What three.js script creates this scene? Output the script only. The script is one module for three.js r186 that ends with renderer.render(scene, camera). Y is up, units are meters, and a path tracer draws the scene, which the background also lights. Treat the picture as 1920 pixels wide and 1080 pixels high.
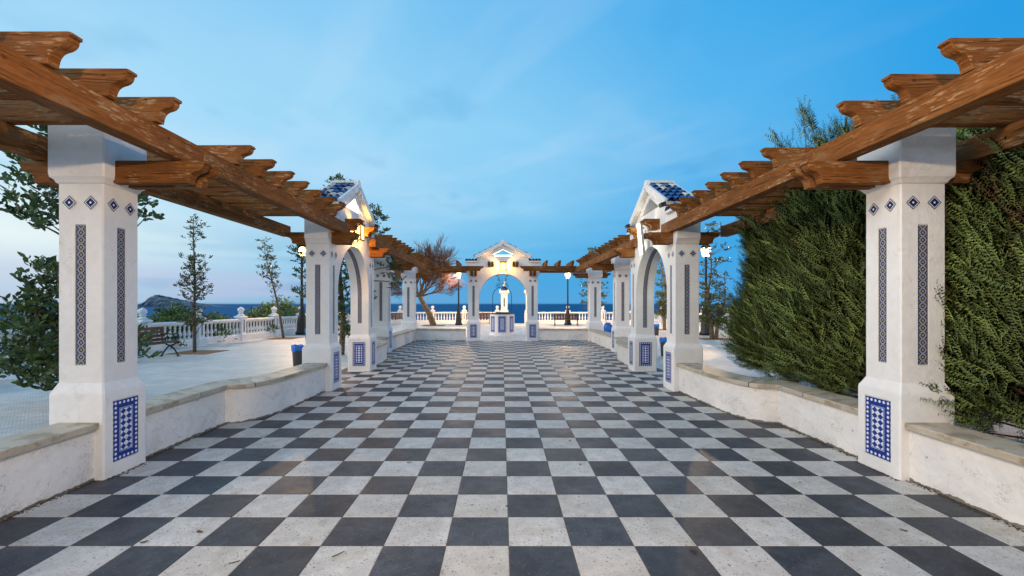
import * as THREE from 'three';
import { mergeGeometries, toCreasedNormals } from 'three/addons/utils/BufferGeometryUtils.js';
import { Brush, Evaluator, SUBTRACTION } from 'three-bvh-csg';

// ---------------------------------------------------------------- camera, sky, sun, exposure
const scene = new THREE.Scene();
const F = 871, EYE = 1.54, VX = 941, VY = 570;            // focal length (px of a 1920 wide frame), eye height, vanishing point
const camera = new THREE.PerspectiveCamera(2 * Math.atan(540 / F) * 180 / Math.PI, 16 / 9, 0.05, 80000);
camera.position.set(0, EYE, 0);
camera.lookAt(0, EYE, -10);
camera.setViewOffset(1920, 1080, 960 - VX, 540 - VY, 1920, 1080);
const renderer = new THREE.WebGLRenderer();
renderer.toneMapping = THREE.LinearToneMapping;
renderer.toneMappingExposure = 1.0;
renderer.shadowMap.enabled = true;

const DEG = Math.PI / 180;
const s2l = (v) => { v /= 255; return v <= 0.04045 ? v / 12.92 : Math.pow((v + 0.055) / 1.055, 2.4); };
function mulberry(a) { return () => { a |= 0; a = a + 0x6D2B79F5 | 0; let t = Math.imul(a ^ a >>> 15, 1 | a); t = t + Math.imul(t ^ t >>> 7, 61 | t) ^ t; return ((t ^ t >>> 14) >>> 0) / 4294967296; }; }
function hash2(x, y, s) { let h = Math.imul(x, 374761393) + Math.imul(y, 668265263) + Math.imul(s, 974634777) | 0; h = Math.imul(h ^ h >>> 13, 1274126177); return ((h ^ h >>> 16) >>> 0) / 4294967296; }
function vnoise(x, y, px, py, s) {           // value noise that tiles with period px, py
  const xi = Math.floor(x), yi = Math.floor(y), fx = x - xi, fy = y - yi;
  const ux = fx * fx * (3 - 2 * fx), uy = fy * fy * (3 - 2 * fy), m = (a, b) => ((a % b) + b) % b;
  const x0 = m(xi, px), x1 = m(xi + 1, px), y0 = m(yi, py), y1 = m(yi + 1, py);
  const a = hash2(x0, y0, s), b = hash2(x1, y0, s), c = hash2(x0, y1, s), d = hash2(x1, y1, s);
  return (a + (b - a) * ux) * (1 - uy) + (c + (d - c) * ux) * uy;
}
function fbm(x, y, px, py, s, o = 4) { let v = 0, a = 0.5, t = 0; for (let i = 0; i < o; i++) { v += a * vnoise(x, y, px, py, s + i * 17); t += a; a *= 0.5; x *= 2; y *= 2; px *= 2; py *= 2; } return v / t; }
const clamp = (v, a = 0, b = 1) => Math.min(b, Math.max(a, v));
const sstep = (a, b, v) => { const t = clamp((v - a) / (b - a)); return t * t * (3 - 2 * t); };

// twilight sky: azimuth from the view direction (left negative), elevation; the glow of the low sun lies to the left and behind
const SKY_AZ = [-180, -115, -75, -47, -20, 0, 25, 48, 100, 180];
const SKY_EL = [0, 2.5, 6, 12, 20, 32, 55, 90];
const SKY = {
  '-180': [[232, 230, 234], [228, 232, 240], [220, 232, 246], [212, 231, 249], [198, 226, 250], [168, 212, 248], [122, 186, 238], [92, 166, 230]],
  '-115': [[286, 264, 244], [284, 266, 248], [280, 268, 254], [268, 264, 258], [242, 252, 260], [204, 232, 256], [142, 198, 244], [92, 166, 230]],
  '-75': [[234, 226, 230], [236, 232, 234], [252, 252, 249], [230, 244, 250], [202, 234, 252], [170, 217, 250], [116, 184, 238], [92, 166, 230]],
  '-47': [[184, 202, 226], [198, 216, 234], [232, 246, 247], [196, 232, 250], [172, 221, 250], [150, 208, 247], [104, 178, 236], [92, 166, 230]],
  '-20': [[134, 186, 222], [144, 196, 230], [158, 210, 240], [160, 214, 246], [158, 216, 248], [136, 203, 245], [96, 174, 234], [92, 166, 230]],
  '0': [[66, 160, 214], [78, 171, 224], [104, 188, 236], [140, 206, 244], [140, 207, 246], [114, 191, 241], [84, 166, 230], [92, 166, 230]],
  '25': [[26, 142, 208], [38, 151, 216], [58, 163, 226], [82, 177, 235], [92, 183, 239], [70, 172, 236], [68, 158, 226], [92, 166, 230]],
  '48': [[16, 136, 206], [22, 142, 212], [30, 148, 219], [36, 154, 226], [38, 157, 229], [34, 156, 229], [60, 152, 222], [92, 166, 230]],
  '100': [[130, 172, 208], [122, 172, 212], [110, 172, 218], [100, 170, 222], [92, 168, 226], [84, 166, 228], [84, 164, 228], [92, 166, 230]],
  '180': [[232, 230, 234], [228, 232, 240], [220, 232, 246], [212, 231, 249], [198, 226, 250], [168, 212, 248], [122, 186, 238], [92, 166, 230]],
};
function skyTexture() {
  const W = 1536, H = 768, data = new Float32Array(W * H * 4);
  const cols = SKY_AZ.map((a) => SKY[String(a)].map((c) => c.map(s2l)));
  for (let j = 0; j < H; j++) {
    const el = ((j + 0.5) / H - 0.5) * 180;
    for (let i = 0; i < W; i++) {
      const phi = ((i + 0.5) / W - 0.5) * 2 * Math.PI, dx = Math.cos(phi), dz = Math.sin(phi);
      const az = Math.atan2(dx, -dz) / DEG, o = (j * W + i) * 4;
      if (el < -0.4) { data[o] = 0.03; data[o + 1] = 0.13; data[o + 2] = 0.24; data[o + 3] = 1; continue; }
      let a = 0; while (a < SKY_AZ.length - 2 && az > SKY_AZ[a + 1]) a++;
      let e = 0; while (e < SKY_EL.length - 2 && el > SKY_EL[e + 1]) e++;
      let ta = clamp((az - SKY_AZ[a]) / (SKY_AZ[a + 1] - SKY_AZ[a])), te = clamp((el - SKY_EL[e]) / (SKY_EL[e + 1] - SKY_EL[e]));
      ta = ta * ta * (3 - 2 * ta) * 0.5 + ta * 0.5; te = te * te * (3 - 2 * te) * 0.5 + te * 0.5;
      const c = [0, 1, 2].map((k) => (cols[a][e][k] * (1 - ta) + cols[a + 1][e][k] * ta) * (1 - te) + (cols[a][e + 1][k] * (1 - ta) + cols[a + 1][e + 1][k] * ta) * te);
      // thin cirrus: broad soft veils and long streaks; low stratus bands towards the horizon
      const w = 1 / Math.max(0.08, Math.sin(Math.max(el, 1.2) * DEG)), sx = dx * w * 1.3, sy = dz * w * 1.3;
      const n1 = fbm(sx * 0.9 + sy * 0.35 + 40, sy * 0.75 + 40, 4096, 4096, 5, 5), n2 = fbm(sx * 2.6 - sy * 2.0 + 80, sy * 0.7 + sx * 0.4 + 80, 4096, 4096, 9, 4);
      const n3 = fbm((az + 200) * 0.055, el * 0.62 + 30, 4096, 4096, 21, 4);
      const up = sstep(4, 14, el);
      let veil = up * (sstep(0.42, 0.78, n1) * 0.15 + sstep(0.5, 0.8, n2) * 0.09) * (1 - 0.75 * sstep(5, 40, az));
      const dark = up * sstep(0.60, 0.80, fbm(sx * 1.7 + 10, sy * 1.2 + 60, 4096, 4096, 33, 5)) * 0.18;
      const low = (1 - sstep(3.2, 9.5, el)) * sstep(0.50, 0.66, n3);
      const pink = sstep(0.2, 1.2, el) * (1 - sstep(2.2, 4.6, el)) * sstep(0.46, 0.62, fbm((az + 200) * 0.05, el * 0.9 + 70, 4096, 4096, 41, 3)) * (1 - sstep(-26, -12, az)) * sstep(-170, -80, az);
      const wh = [0.74, 0.86, 0.97];
      for (let k = 0; k < 3; k++) {
        let v = c[k] + (wh[k] - c[k]) * veil; v *= 1 - dark * [0.9, 0.5, 0.28][k];
        v = v * (1 - low * [0.36, 0.22, 0.12][k] * (0.35 + 0.65 * (1 - sstep(-30, 30, az))));
        v = v + ([0.60, 0.55, 0.76][k] - v) * pink * 0.35;
        data[o + k] = v;
      }
      data[o + 3] = 1;
    }
  }
  const t = new THREE.DataTexture(data, W, H, THREE.RGBAFormat, THREE.FloatType);
  t.mapping = THREE.EquirectangularReflectionMapping; t.colorSpace = THREE.LinearSRGBColorSpace; t.magFilter = THREE.LinearFilter; t.minFilter = THREE.LinearFilter; t.needsUpdate = true;
  return t;
}
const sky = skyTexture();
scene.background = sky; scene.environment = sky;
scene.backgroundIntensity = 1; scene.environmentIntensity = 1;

const sun = new THREE.DirectionalLight(new THREE.Color().setRGB(1, 0.94, 0.88), 1.2);   // afterglow of the sun that has just set, left
sun.position.set(-40, 19, 2); sun.target.position.set(0, 0, -12);
sun.castShadow = true; sun.shadow.radius = 44; sun.shadow.mapSize.set(2048, 2048);
Object.assign(sun.shadow.camera, { left: -40, right: 40, top: 40, bottom: -40, near: 1, far: 140 });
scene.add(sun, sun.target);

// ---------------------------------------------------------------- helpers
const taken = new Map();
function numbered(n) { const k = taken.get(n) || 0; taken.set(n, k + 1); return k ? n + '_' + String(k).padStart(3, '0') : n; }
function thing(name, label, category, pos = [0, 0, 0], turn = 0, group) {
  const o = new THREE.Group(); o.name = numbered(name); o.position.set(...pos); o.rotation.y = turn; scene.add(o);
  o.userData = { label, category }; if (group) o.userData.group = group; return o;
}
function part(name, geo, mat, parent, pos, rot) {
  const m = new THREE.Mesh(geo, mat); m.name = name; m.castShadow = m.receiveShadow = true;
  if (pos) m.position.set(...pos); if (rot) m.rotation.set(...rot); parent.add(m); return m;
}
function structure(name, geo, mat, label, category) { const m = part(numbered(name), geo, mat, scene); m.userData = { kind: 'structure', label, category }; return m; }
function dup(src, pos, turn, label) { const r = src.clone(); r.name = numbered(src.name.replace(/_\d{3}$/, '')); r.position.set(...pos); r.rotation.y = turn; r.userData = { ...src.userData, label: label || src.userData.label }; scene.add(r); return r; }
const at = (px, d) => (px - VX) * d / F;                        // lateral position of an image column at depth d
const hy = (py, d) => EYE - (py - VY) * d / F;                  // height of an image row at depth d
let uvSeed = mulberry(77);
function boxUV(g0, ou = 0, ov = 0) {                             // uv in metres from the dominant axis of each face
  const g = g0.index ? g0.toNonIndexed() : g0, p = g.attributes.position, n = g.attributes.normal, uv = new Float32Array(p.count * 2);
  for (let t = 0; t < p.count; t += 3) {
    const nx = Math.abs(n.getX(t) + n.getX(t + 1) + n.getX(t + 2)), ny = Math.abs(n.getY(t) + n.getY(t + 1) + n.getY(t + 2)), nz = Math.abs(n.getZ(t) + n.getZ(t + 1) + n.getZ(t + 2));
    for (let k = t; k < t + 3; k++) {
      let u, v; const x = p.getX(k), y = p.getY(k), z = p.getZ(k);
      if (nx >= ny && nx >= nz) { u = z + 0.37; v = y; } else if (ny >= nz) { u = x; v = z + 0.61; } else { u = x; v = y; }
      uv[k * 2] = u + ou; uv[k * 2 + 1] = v + ov;
    }
  }
  g.setAttribute('uv', new THREE.BufferAttribute(uv, 2)); return g;
}
function box(w, h, d, x = 0, y = 0, z = 0) { return new THREE.BoxGeometry(w, h, d).translate(x, y, z); }
function meshFrom(pos, idx, crease = 0.6) {
  let g = new THREE.BufferGeometry(); g.setAttribute('position', new THREE.Float32BufferAttribute(pos, 3)); g.setIndex(idx);
  g.computeVertexNormals(); g = toCreasedNormals(g, crease); return g;
}
// rectangular loft with chamfered vertical edges: rings [halfX, halfZ, y]
function rectLoft(rings, c = 0.008) {
  const pos = [], idx = [];
  for (const [a, b, y] of rings) for (const [x, z] of [[a - c, b], [a, b - c], [a, -b + c], [a - c, -b], [-a + c, -b], [-a, -b + c], [-a, b - c], [-a + c, b]]) pos.push(x, y, z);
  const n = rings.length;
  for (let r = 0; r < n - 1; r++) for (let k = 0; k < 8; k++) { const a = r * 8 + k, b = r * 8 + (k + 1) % 8; idx.push(a, b, b + 8, a, b + 8, a + 8); }
  for (let k = 1; k < 7; k++) { idx.push(0, k + 1, k); const t = (n - 1) * 8; idx.push(t, t + k, t + k + 1); }
  return meshFrom(pos, idx, 0.5);
}
const evaluator = new Evaluator(); evaluator.attributes = ['position', 'normal'];
function cut(geo, boxes) {
  const strip = (g) => { const q = g.clone(); for (const k of Object.keys(q.attributes)) if (k !== 'position' && k !== 'normal') q.deleteAttribute(k); q.clearGroups?.(); return q; };
  let a = new Brush(strip(geo)); a.updateMatrixWorld();
  for (const b of boxes) { const q = new Brush(strip(b)); q.updateMatrixWorld(); a = evaluator.evaluate(a, q, SUBTRACTION); a.updateMatrixWorld(); }
  const g = a.geometry.clone(); g.clearGroups(); return g;
}
function lathe(pts, seg = 16) { return new THREE.LatheGeometry(pts.map(([r, y]) => new THREE.Vector2(r, y)), seg); }
function taperTube(pts, radii, seg = 6) {
  const pos = [], idx = [], nor = [], uv = []; let L = 0; const ref = new THREE.Vector3();
  const P = pts.map((p) => p.isVector3 ? p : new THREE.Vector3(...p));
  let n = new THREE.Vector3();
  for (let i = 0; i < P.length; i++) {
    const t = P[Math.min(i + 1, P.length - 1)].clone().sub(P[Math.max(i - 1, 0)]).normalize();
    if (!i) { ref.set(Math.abs(t.y) > 0.9 ? 1 : 0, Math.abs(t.y) > 0.9 ? 0 : 1, 0); n.crossVectors(t, ref).normalize(); } else { n.sub(t.clone().multiplyScalar(n.dot(t))).normalize(); L += P[i].distanceTo(P[i - 1]); }
    const b = new THREE.Vector3().crossVectors(t, n);
    for (let k = 0; k <= seg; k++) {
      const a = k / seg * 2 * Math.PI, c = Math.cos(a), s = Math.sin(a), r = radii[i];
      const d = [n.x * c + b.x * s, n.y * c + b.y * s, n.z * c + b.z * s];
      pos.push(P[i].x + d[0] * r, P[i].y + d[1] * r, P[i].z + d[2] * r); nor.push(...d); uv.push(k / seg * 0.3, L);
      if (i && k < seg) { const q = i * (seg + 1) + k, w = q - seg - 1; idx.push(w, w + 1, q + 1, w, q + 1, q); }
    }
  }
  const g = new THREE.BufferGeometry(); g.setAttribute('position', new THREE.Float32BufferAttribute(pos, 3)); g.setAttribute('normal', new THREE.Float32BufferAttribute(nor, 3)); g.setAttribute('uv', new THREE.Float32BufferAttribute(uv, 2)); g.setIndex(idx); return g;
}

// ---------------------------------------------------------------- textures and materials
function dataTex(w, h, fn, sizeU, sizeV, color = true) {
  const d = new Uint8Array(w * h * 4);
  for (let j = 0; j < h; j++) for (let i = 0; i < w; i++) { const c = fn(i / w, j / h, i, j), o = (j * w + i) * 4; for (let k = 0; k < 3; k++) d[o + k] = clamp(Array.isArray(c) ? c[k] : c, 0, 255); d[o + 3] = 255; }
  const t = new THREE.DataTexture(d, w, h); t.wrapS = t.wrapT = THREE.RepeatWrapping; t.magFilter = THREE.LinearFilter; t.minFilter = THREE.LinearMipmapLinearFilter; t.generateMipmaps = true;
  if (color) t.colorSpace = THREE.SRGBColorSpace; t.repeat.set(1 / sizeU, 1 / sizeV); t.needsUpdate = true; return t;
}
function canvasTex(w, h, draw, repU = 1, repV = 1) {
  const c = document.createElement('canvas'); c.width = w; c.height = h; draw(c.getContext('2d'), w, h);
  const t = new THREE.CanvasTexture(c); t.colorSpace = THREE.SRGBColorSpace; t.wrapS = t.wrapT = THREE.RepeatWrapping; t.repeat.set(repU, repV); t.anisotropy = 8; return t;
}
const std = (o) => new THREE.MeshStandardMaterial(o);
const M = {};
// lime-washed render: trowel marks, faint patches, hairline scuffs
const stuccoTex = dataTex(1024, 1024, (u, v) => {
  const p = fbm(u * 5, v * 5, 5, 5, 3, 5), q = fbm(u * 40, v * 40, 40, 40, 8, 3), st = sstep(0.66, 0.74, fbm(u * 14, v * 22, 14, 22, 14, 5)) * sstep(0.5, 0.7, p);
  const b = 229 + (p - 0.5) * 16 + (q - 0.5) * 9 - st * 8 - (Math.abs(fbm(u * 9, v * 9, 9, 9, 19, 5) - 0.5) < 0.0035 && p > 0.55 ? 15 : 0); return [b + 1, b - 1 - st * 1, b - 4 - st * 4];
}, 2.4, 2.4);
const stuccoBump = dataTex(512, 512, (u, v) => 128 + (fbm(u * 24, v * 24, 24, 24, 31, 4) - 0.5) * 150 + (fbm(u * 5, v * 5, 5, 5, 37, 3) - 0.5) * 120, 0.9, 0.9, false);
M.stucco = std({ map: stuccoTex, bumpMap: stuccoBump, bumpScale: 0.007, roughness: 0.86 });
// the low walls carry grime: speckled grey patches along the foot, scuffs and hairline cracks
const wallTex = dataTex(2048, 256, (u, v) => {
  const p = fbm(u * 14, v * 2, 14, 2, 51, 5), q = fbm(u * 160, v * 20, 160, 20, 57, 3), spot = fbm(u * 420, v * 52, 420, 52, 61, 2);
  const patch = sstep(0.55, 0.68, fbm(u * 18, v * 3, 18, 3, 66, 5));
  const grime = patch * sstep(0.55, 0.64, spot) * (v < 0.55 ? 1 : 0.35), blot = patch * sstep(0.58, 0.66, q);
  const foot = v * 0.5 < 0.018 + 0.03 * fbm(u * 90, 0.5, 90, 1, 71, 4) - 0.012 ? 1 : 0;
  const cr = Math.abs(fbm(u * 26, v * 4, 26, 4, 75, 4) - 0.5) < 0.004 && fbm(u * 9, v * 2, 9, 2, 79, 2) > 0.56 ? 1 : 0;
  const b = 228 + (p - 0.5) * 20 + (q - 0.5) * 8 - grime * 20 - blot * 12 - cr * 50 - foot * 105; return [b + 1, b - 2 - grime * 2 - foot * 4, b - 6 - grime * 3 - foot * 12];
}, 4, 0.5);
const wallBump = dataTex(1024, 128, (u, v) => 128 + (fbm(u * 60, v * 8, 60, 8, 83, 4) - 0.5) * 190 + (fbm(u * 14, v * 2, 14, 2, 87, 3) - 0.5) * 90, 4, 0.5, false);
M.wall = std({ map: wallTex, bumpMap: wallBump, bumpScale: 0.012, roughness: 0.9 });
// stained timber with flaking finish
const woodCol = dataTex(2048, 512, (u, v) => {
  const wob = (fbm(u * 6, v * 4, 6, 4, 89, 3) - 0.5) * 0.05, g = fbm(u * 14, (v + wob) * 60, 14, 60, 91, 5), fine = fbm(u * 60, v * 190, 60, 190, 92, 3), w = fbm(u * 6, v * 5, 6, 5, 95, 5), f = fbm(u * 34, v * 60, 34, 60, 99, 5), dk = fbm(u * 7, (v + wob) * 90, 7, 90, 103, 3);
  const grey = sstep(0.50, 0.66, w) * sstep(0.40, 0.62, fbm(u * 22, v * 40, 22, 40, 97, 4)), flake = sstep(0.585, 0.64, f) * sstep(0.47, 0.58, fbm(u * 9, v * 6, 9, 6, 107, 4)), crack = sstep(0.72, 0.77, dk);
  const d = (g - 0.5) * 52 + (fine - 0.5) * 34 + (w - 0.5) * 30; let c = [126 + d, 78 + d * 0.74, 36 + d * 0.46];
  const mix = (t, k) => { c = c.map((x, q) => x + (t[q] - x) * k); }; mix([134, 108, 84], grey * 0.62); mix([184, 158, 126], flake * 0.6);
  const kx = Math.floor(u * 5), ky = Math.floor(v * 3), kn = hash2(kx, ky, 111); if (kn < 0.3) { const dx = (u * 5 - kx - 0.5) * 0.44, dy = (v * 3 - ky - 0.5) * 0.207, q = Math.hypot(dx, dy * 1.5) / (0.014 + 0.01 * kn * 3); if (q < 1) mix([72, 42, 20], 0.8 * (1 - q * q * 0.5)); }
  return c.map((x) => x * (1 - crack * 0.42));
}, 2.2, 0.62);
const woodBump = dataTex(1024, 512, (u, v) => { const wob = (fbm(u * 6, v * 4, 6, 4, 89, 3) - 0.5) * 0.05; return 128 + (fbm(u * 14, (v + wob) * 60, 14, 60, 91, 4) - 0.5) * 150 - sstep(0.72, 0.77, fbm(u * 7, (v + wob) * 90, 7, 90, 103, 3)) * 90; }, 2.2, 0.62, false);
M.wood = new THREE.MeshPhysicalMaterial({ map: woodCol, bumpMap: woodBump, bumpScale: 0.007, roughness: 0.8, specularIntensity: 0.35 });
// terrazzo
function terrazzo(base, chips, dens, seed) {
  return dataTex(1024, 1024, (u, v) => {
    const n = fbm(u * 26, v * 26, 26, 26, seed, 4), c = fbm(u * 5, v * 5, 5, 5, seed + 3, 4);
    let col = base.map((x) => x + (n - 0.5) * 34 + (c - 0.5) * 26);
    const gx = u * 110, gy = v * 110, ix = Math.floor(gx), iy = Math.floor(gy), h = hash2(ix % 110, iy % 110, seed + 9);
    if (h < dens) { const k = chips[Math.floor(h / dens * chips.length)], ox = 0.3 + 0.4 * hash2(ix, iy, seed + 1), oy = 0.3 + 0.4 * hash2(ix, iy, seed + 2), r = 0.14 + 0.3 * hash2(ix, iy, seed + 5); const dx = (gx - ix - ox) * (0.7 + hash2(ix, iy, seed + 6)), dy = gy - iy - oy; if (dx * dx + dy * dy < r * r) col = k; }
    const pit = fbm(u * 180, v * 180, 180, 180, seed + 20, 2); if (pit > 0.79) col = col.map((x) => x * 0.72);
    const st = sstep(0.66, 0.72, fbm(u * 9, v * 9, 9, 9, seed + 40, 5)); return col.map((x, k) => x * (1 - st * [0.05, 0.06, 0.085][k]));
  }, 1.7, 1.7);
}
const darkTerr = terrazzo([56, 59, 65], [[34, 35, 38], [76, 78, 82], [42, 42, 45], [90, 88, 86]], 0.26, 201);
const lightTerr = terrazzo([194, 190, 183], [[186, 176, 160], [150, 140, 128], [214, 208, 198], [196, 172, 140], [120, 112, 106]], 0.24, 301);
const terrBump = dataTex(512, 512, (u, v) => 128 + (fbm(u * 60, v * 60, 60, 60, 401, 3) - 0.5) * 120, 0.8, 0.8, false);
const terrRough = dataTex(512, 512, (u, v) => { const n = fbm(u * 6, v * 6, 6, 6, 411, 5); return [0, 152 + (n - 0.5) * 80, 0]; }, 1.9, 1.9, false);
M.dark = [1, 0.86, 1.13].map((k) => std({ map: darkTerr, bumpMap: terrBump, bumpScale: 0.0012, roughness: 0.9, roughnessMap: terrRough, color: new THREE.Color().setRGB(k, k, k * 1.02) }));
M.light = [1, 0.93, 0.97].map((k, i) => std({ map: lightTerr, bumpMap: terrBump, bumpScale: 0.0012, roughness: 1.05, roughnessMap: terrRough, color: new THREE.Color().setRGB(k, k * [1, 0.985, 1][i], k * [1, 0.96, 1.01][i]) }));
M.grout = std({ color: new THREE.Color().setRGB(0.16, 0.13, 0.10), roughness: 0.95 });
const copTex = dataTex(512, 512, (u, v) => { const n = fbm(u * 6, v * 6, 6, 6, 501, 6), m = fbm(u * 50, v * 50, 50, 50, 507, 3), s = sstep(0.56, 0.66, fbm(u * 11, v * 11, 11, 11, 511, 5)); const b = 178 + (n - 0.5) * 50 + (m - 0.5) * 18 - s * 26; return [b + 8, b - 4 - s * 3, b - 24 - s * 6]; }, 1.3, 1.3);
M.coping = std({ map: copTex, bumpMap: stuccoBump, bumpScale: 0.003, roughness: 0.55 });
// terrace paving: small pale ribbed cement tiles
const panotCol = dataTex(1024, 1024, (u, v) => {
  const n = fbm(u * 7, v * 7, 7, 7, 601, 5), m = fbm(u * 70, v * 70, 70, 70, 605, 2), gx = u * 16, gy = v * 16, fx = gx % 1, fy = gy % 1, t = hash2(Math.floor(gx), Math.floor(gy), 609) - 0.5;
  const joint = fx < 0.045 || fy < 0.045, groove = Math.abs(((fx * 4) % 1) - 0.5) > 0.36 || Math.abs(((fy * 4) % 1) - 0.5) > 0.36;
  const b = 220 + (n - 0.5) * 30 + (m - 0.5) * 14 + t * 13 - (joint ? 66 : groove ? 26 : 0); return [b + 4, b - 5, b - 16];
}, 3.2, 3.2);
const panotBump = dataTex(1024, 1024, (u, v) => { const fx = (u * 16) % 1, fy = (v * 16) % 1; const joint = fx < 0.05 || fy < 0.05, groove = Math.abs(((fx * 4) % 1) - 0.5) > 0.36 || Math.abs(((fy * 4) % 1) - 0.5) > 0.36; return joint ? 10 : groove ? 80 : 190; }, 3.2, 3.2, false);
M.panot = std({ map: panotCol, bumpMap: panotBump, bumpScale: 0.006, roughness: 0.5 });
// glazed ceramics
M.glazeBlue = new THREE.MeshPhysicalMaterial({ color: new THREE.Color().setRGB(0.010, 0.055, 0.20), roughness: 0.34 });
M.glazeNavy = new THREE.MeshPhysicalMaterial({ color: new THREE.Color().setRGB(0.01, 0.025, 0.11), roughness: 0.34 });
M.glazeWhite = new THREE.MeshPhysicalMaterial({ color: new THREE.Color().setRGB(0.66, 0.63, 0.55), roughness: 0.4 });
const guillo = canvasTex(160, 128, (c, w, h) => {                 // one link of the interlaced band
  c.fillStyle = '#1b2c54'; c.fillRect(0, 0, w, h);
  c.fillStyle = '#17305f'; c.fillRect(0, 0, 6, h); c.fillRect(w - 6, 0, 6, h);
  const band = (col, lw) => { c.strokeStyle = col; c.lineWidth = lw; for (const s of [1, -1]) for (const k of [-1, 0, 1]) { c.beginPath(); for (let i = 0; i <= 40; i++) { const t = i / 40; const x = w / 2 + s * Math.cos(t * Math.PI) * w * 0.33, y = (t + k) * h; i ? c.lineTo(x, y) : c.moveTo(x, y); } c.stroke(); } };
  c.fillStyle = '#17305f'; for (const [x, y] of [[w * 0.04, h / 2], [w * 0.96, h / 2]]) { c.beginPath(); c.moveTo(x, y - 50); c.lineTo(x, y + 50); c.lineTo(x < w / 2 ? x + 52 : x - 52, y); c.fill(); }
  band('#111f42', 34); band('#d9d8d0', 20); band('#24437f', 9);
  for (const y of [0, h]) { c.fillStyle = '#14284f'; c.beginPath(); c.arc(w / 2, y, 31, 0, 7); c.fill(); c.fillStyle = '#d8a72c'; for (let k = 0; k < 4; k++) { c.beginPath(); c.arc(w / 2 + Math.cos(k * Math.PI / 2 + 0.78) * 14, y + Math.sin(k * Math.PI / 2 + 0.78) * 14, 8, 0, 7); c.fill(); } c.fillStyle = '#efe9d8'; c.beginPath(); c.arc(w / 2, y, 4, 0, 7); c.fill(); }
  c.fillStyle = '#d8a72c'; for (const x of [16, w - 16]) { c.beginPath(); c.arc(x, h / 2, 9, 0, 7); c.fill(); }
});
M.strip = new THREE.MeshPhysicalMaterial({ map: guillo, roughness: 0.5, specularIntensity: 0.35 });
const diamondTex = canvasTex(128, 128, (c, w) => { c.fillStyle = '#efeee9'; c.fillRect(0, 0, w, w); c.fillStyle = '#1b2f66'; c.fillRect(3, 3, w - 6, w - 6); c.fillStyle = '#efeee9'; c.fillRect(13, 13, w - 26, w - 26); c.fillStyle = '#182a60'; c.fillRect(21, 21, w - 42, w - 42); c.fillStyle = '#efeee9'; c.beginPath(); c.arc(w / 2, w / 2, 13, 0, 7); c.fill(); });
M.diamond = new THREE.MeshPhysicalMaterial({ map: diamondTex, roughness: 0.5, specularIntensity: 0.35 });
const panelDraw = (cols, rows) => (c, w, h) => {
  const blue = '#16348a', pale = '#dcdfe4'; c.fillStyle = blue; c.fillRect(0, 0, w, h);
  const b = w * 0.135; c.fillStyle = pale;
  const nx = 6, ny = 13; for (let i = 0; i < nx; i++) for (const y of [b * 0.62, h - b * 0.62]) { c.beginPath(); c.arc(b * 0.62 + (w - b * 1.24) * i / (nx - 1), y, b * 0.36, 0, 7); c.fill(); }
  for (let j = 1; j < ny - 1; j++) for (const x of [b * 0.62, w - b * 0.62]) { c.beginPath(); c.arc(x, b * 0.62 + (h - b * 1.24) * j / (ny - 1), b * 0.36, 0, 7); c.fill(); }
  const x0 = w * 0.27, y0 = h * 0.15, iw = w - 2 * x0, ih = h - 2 * y0; c.strokeStyle = pale; c.lineWidth = 4; c.strokeRect(x0 - 8, y0 - 8, iw + 16, ih + 16);
  c.fillStyle = pale; c.fillRect(x0, y0, iw, ih); c.fillStyle = blue; const dx = iw / cols, dy = ih / rows;
  for (let i = 0; i < cols; i++) for (let j = 0; j < rows; j++) { const cx = x0 + (i + 0.5) * dx, cy = y0 + (j + 0.5) * dy; c.beginPath(); c.moveTo(cx, cy - dy / 2); c.lineTo(cx + dx / 2, cy); c.lineTo(cx, cy + dy / 2); c.lineTo(cx - dx / 2, cy); c.fill(); }
  c.strokeStyle = '#10286a'; c.lineWidth = 2; for (const t of [1 / 3, 2 / 3]) { c.beginPath(); c.moveTo(0, h * t); c.lineTo(w, h * t); c.stroke(); } c.beginPath(); c.moveTo(w / 2, 0); c.lineTo(w / 2, y0 - 8); c.moveTo(w / 2, h - y0 + 8); c.lineTo(w / 2, h); c.stroke();
};
M.panel = new THREE.MeshPhysicalMaterial({ map: canvasTex(256, 512, panelDraw(2, 7)), roughness: 0.4, specularIntensity: 0.5 });
M.iron = std({ color: new THREE.Color().setRGB(0.018, 0.02, 0.022), roughness: 0.45, metalness: 0.3 });
M.slat = std({ map: woodCol, roughness: 0.5, color: new THREE.Color().setRGB(0.32, 0.24, 0.26) });
M.white = std({ map: stuccoTex, roughness: 0.7, bumpMap: stuccoBump, bumpScale: 0.002 });
M.bark = std({ map: dataTex(256, 512, (u, v) => { const n = fbm(u * 12, v * 20, 12, 20, 701, 5); const b = 96 + (n - 0.5) * 110; return [b * 1.08, b * 0.9, b * 0.7]; }, 0.3, 0.6), bumpMap: dataTex(128, 256, (u, v) => fbm(u * 12, v * 20, 12, 20, 701, 4) * 255, 0.3, 0.6, false), bumpScale: 0.01, roughness: 0.95 });
M.twig = std({ color: new THREE.Color().setRGB(0.13, 0.06, 0.032), roughness: 0.95 });
M.leaf = std({ vertexColors: true, roughness: 0.55, side: THREE.DoubleSide });
M.spray = std({ color: 0xffffff, roughness: 0.8, side: THREE.DoubleSide });
M.soil = std({ map: dataTex(256, 256, (u, v) => { const n = fbm(u * 20, v * 20, 20, 20, 801, 4); return [128 + (n - 0.5) * 90, 92 + (n - 0.5) * 70, 54 + (n - 0.5) * 46]; }, 0.6, 0.6), roughness: 1 });
const warm = new THREE.Color().setRGB(1, 0.62, 0.2), amber = new THREE.Color().setRGB(1, 0.5, 0.1), cool = new THREE.Color().setRGB(1, 0.98, 0.84);
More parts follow.
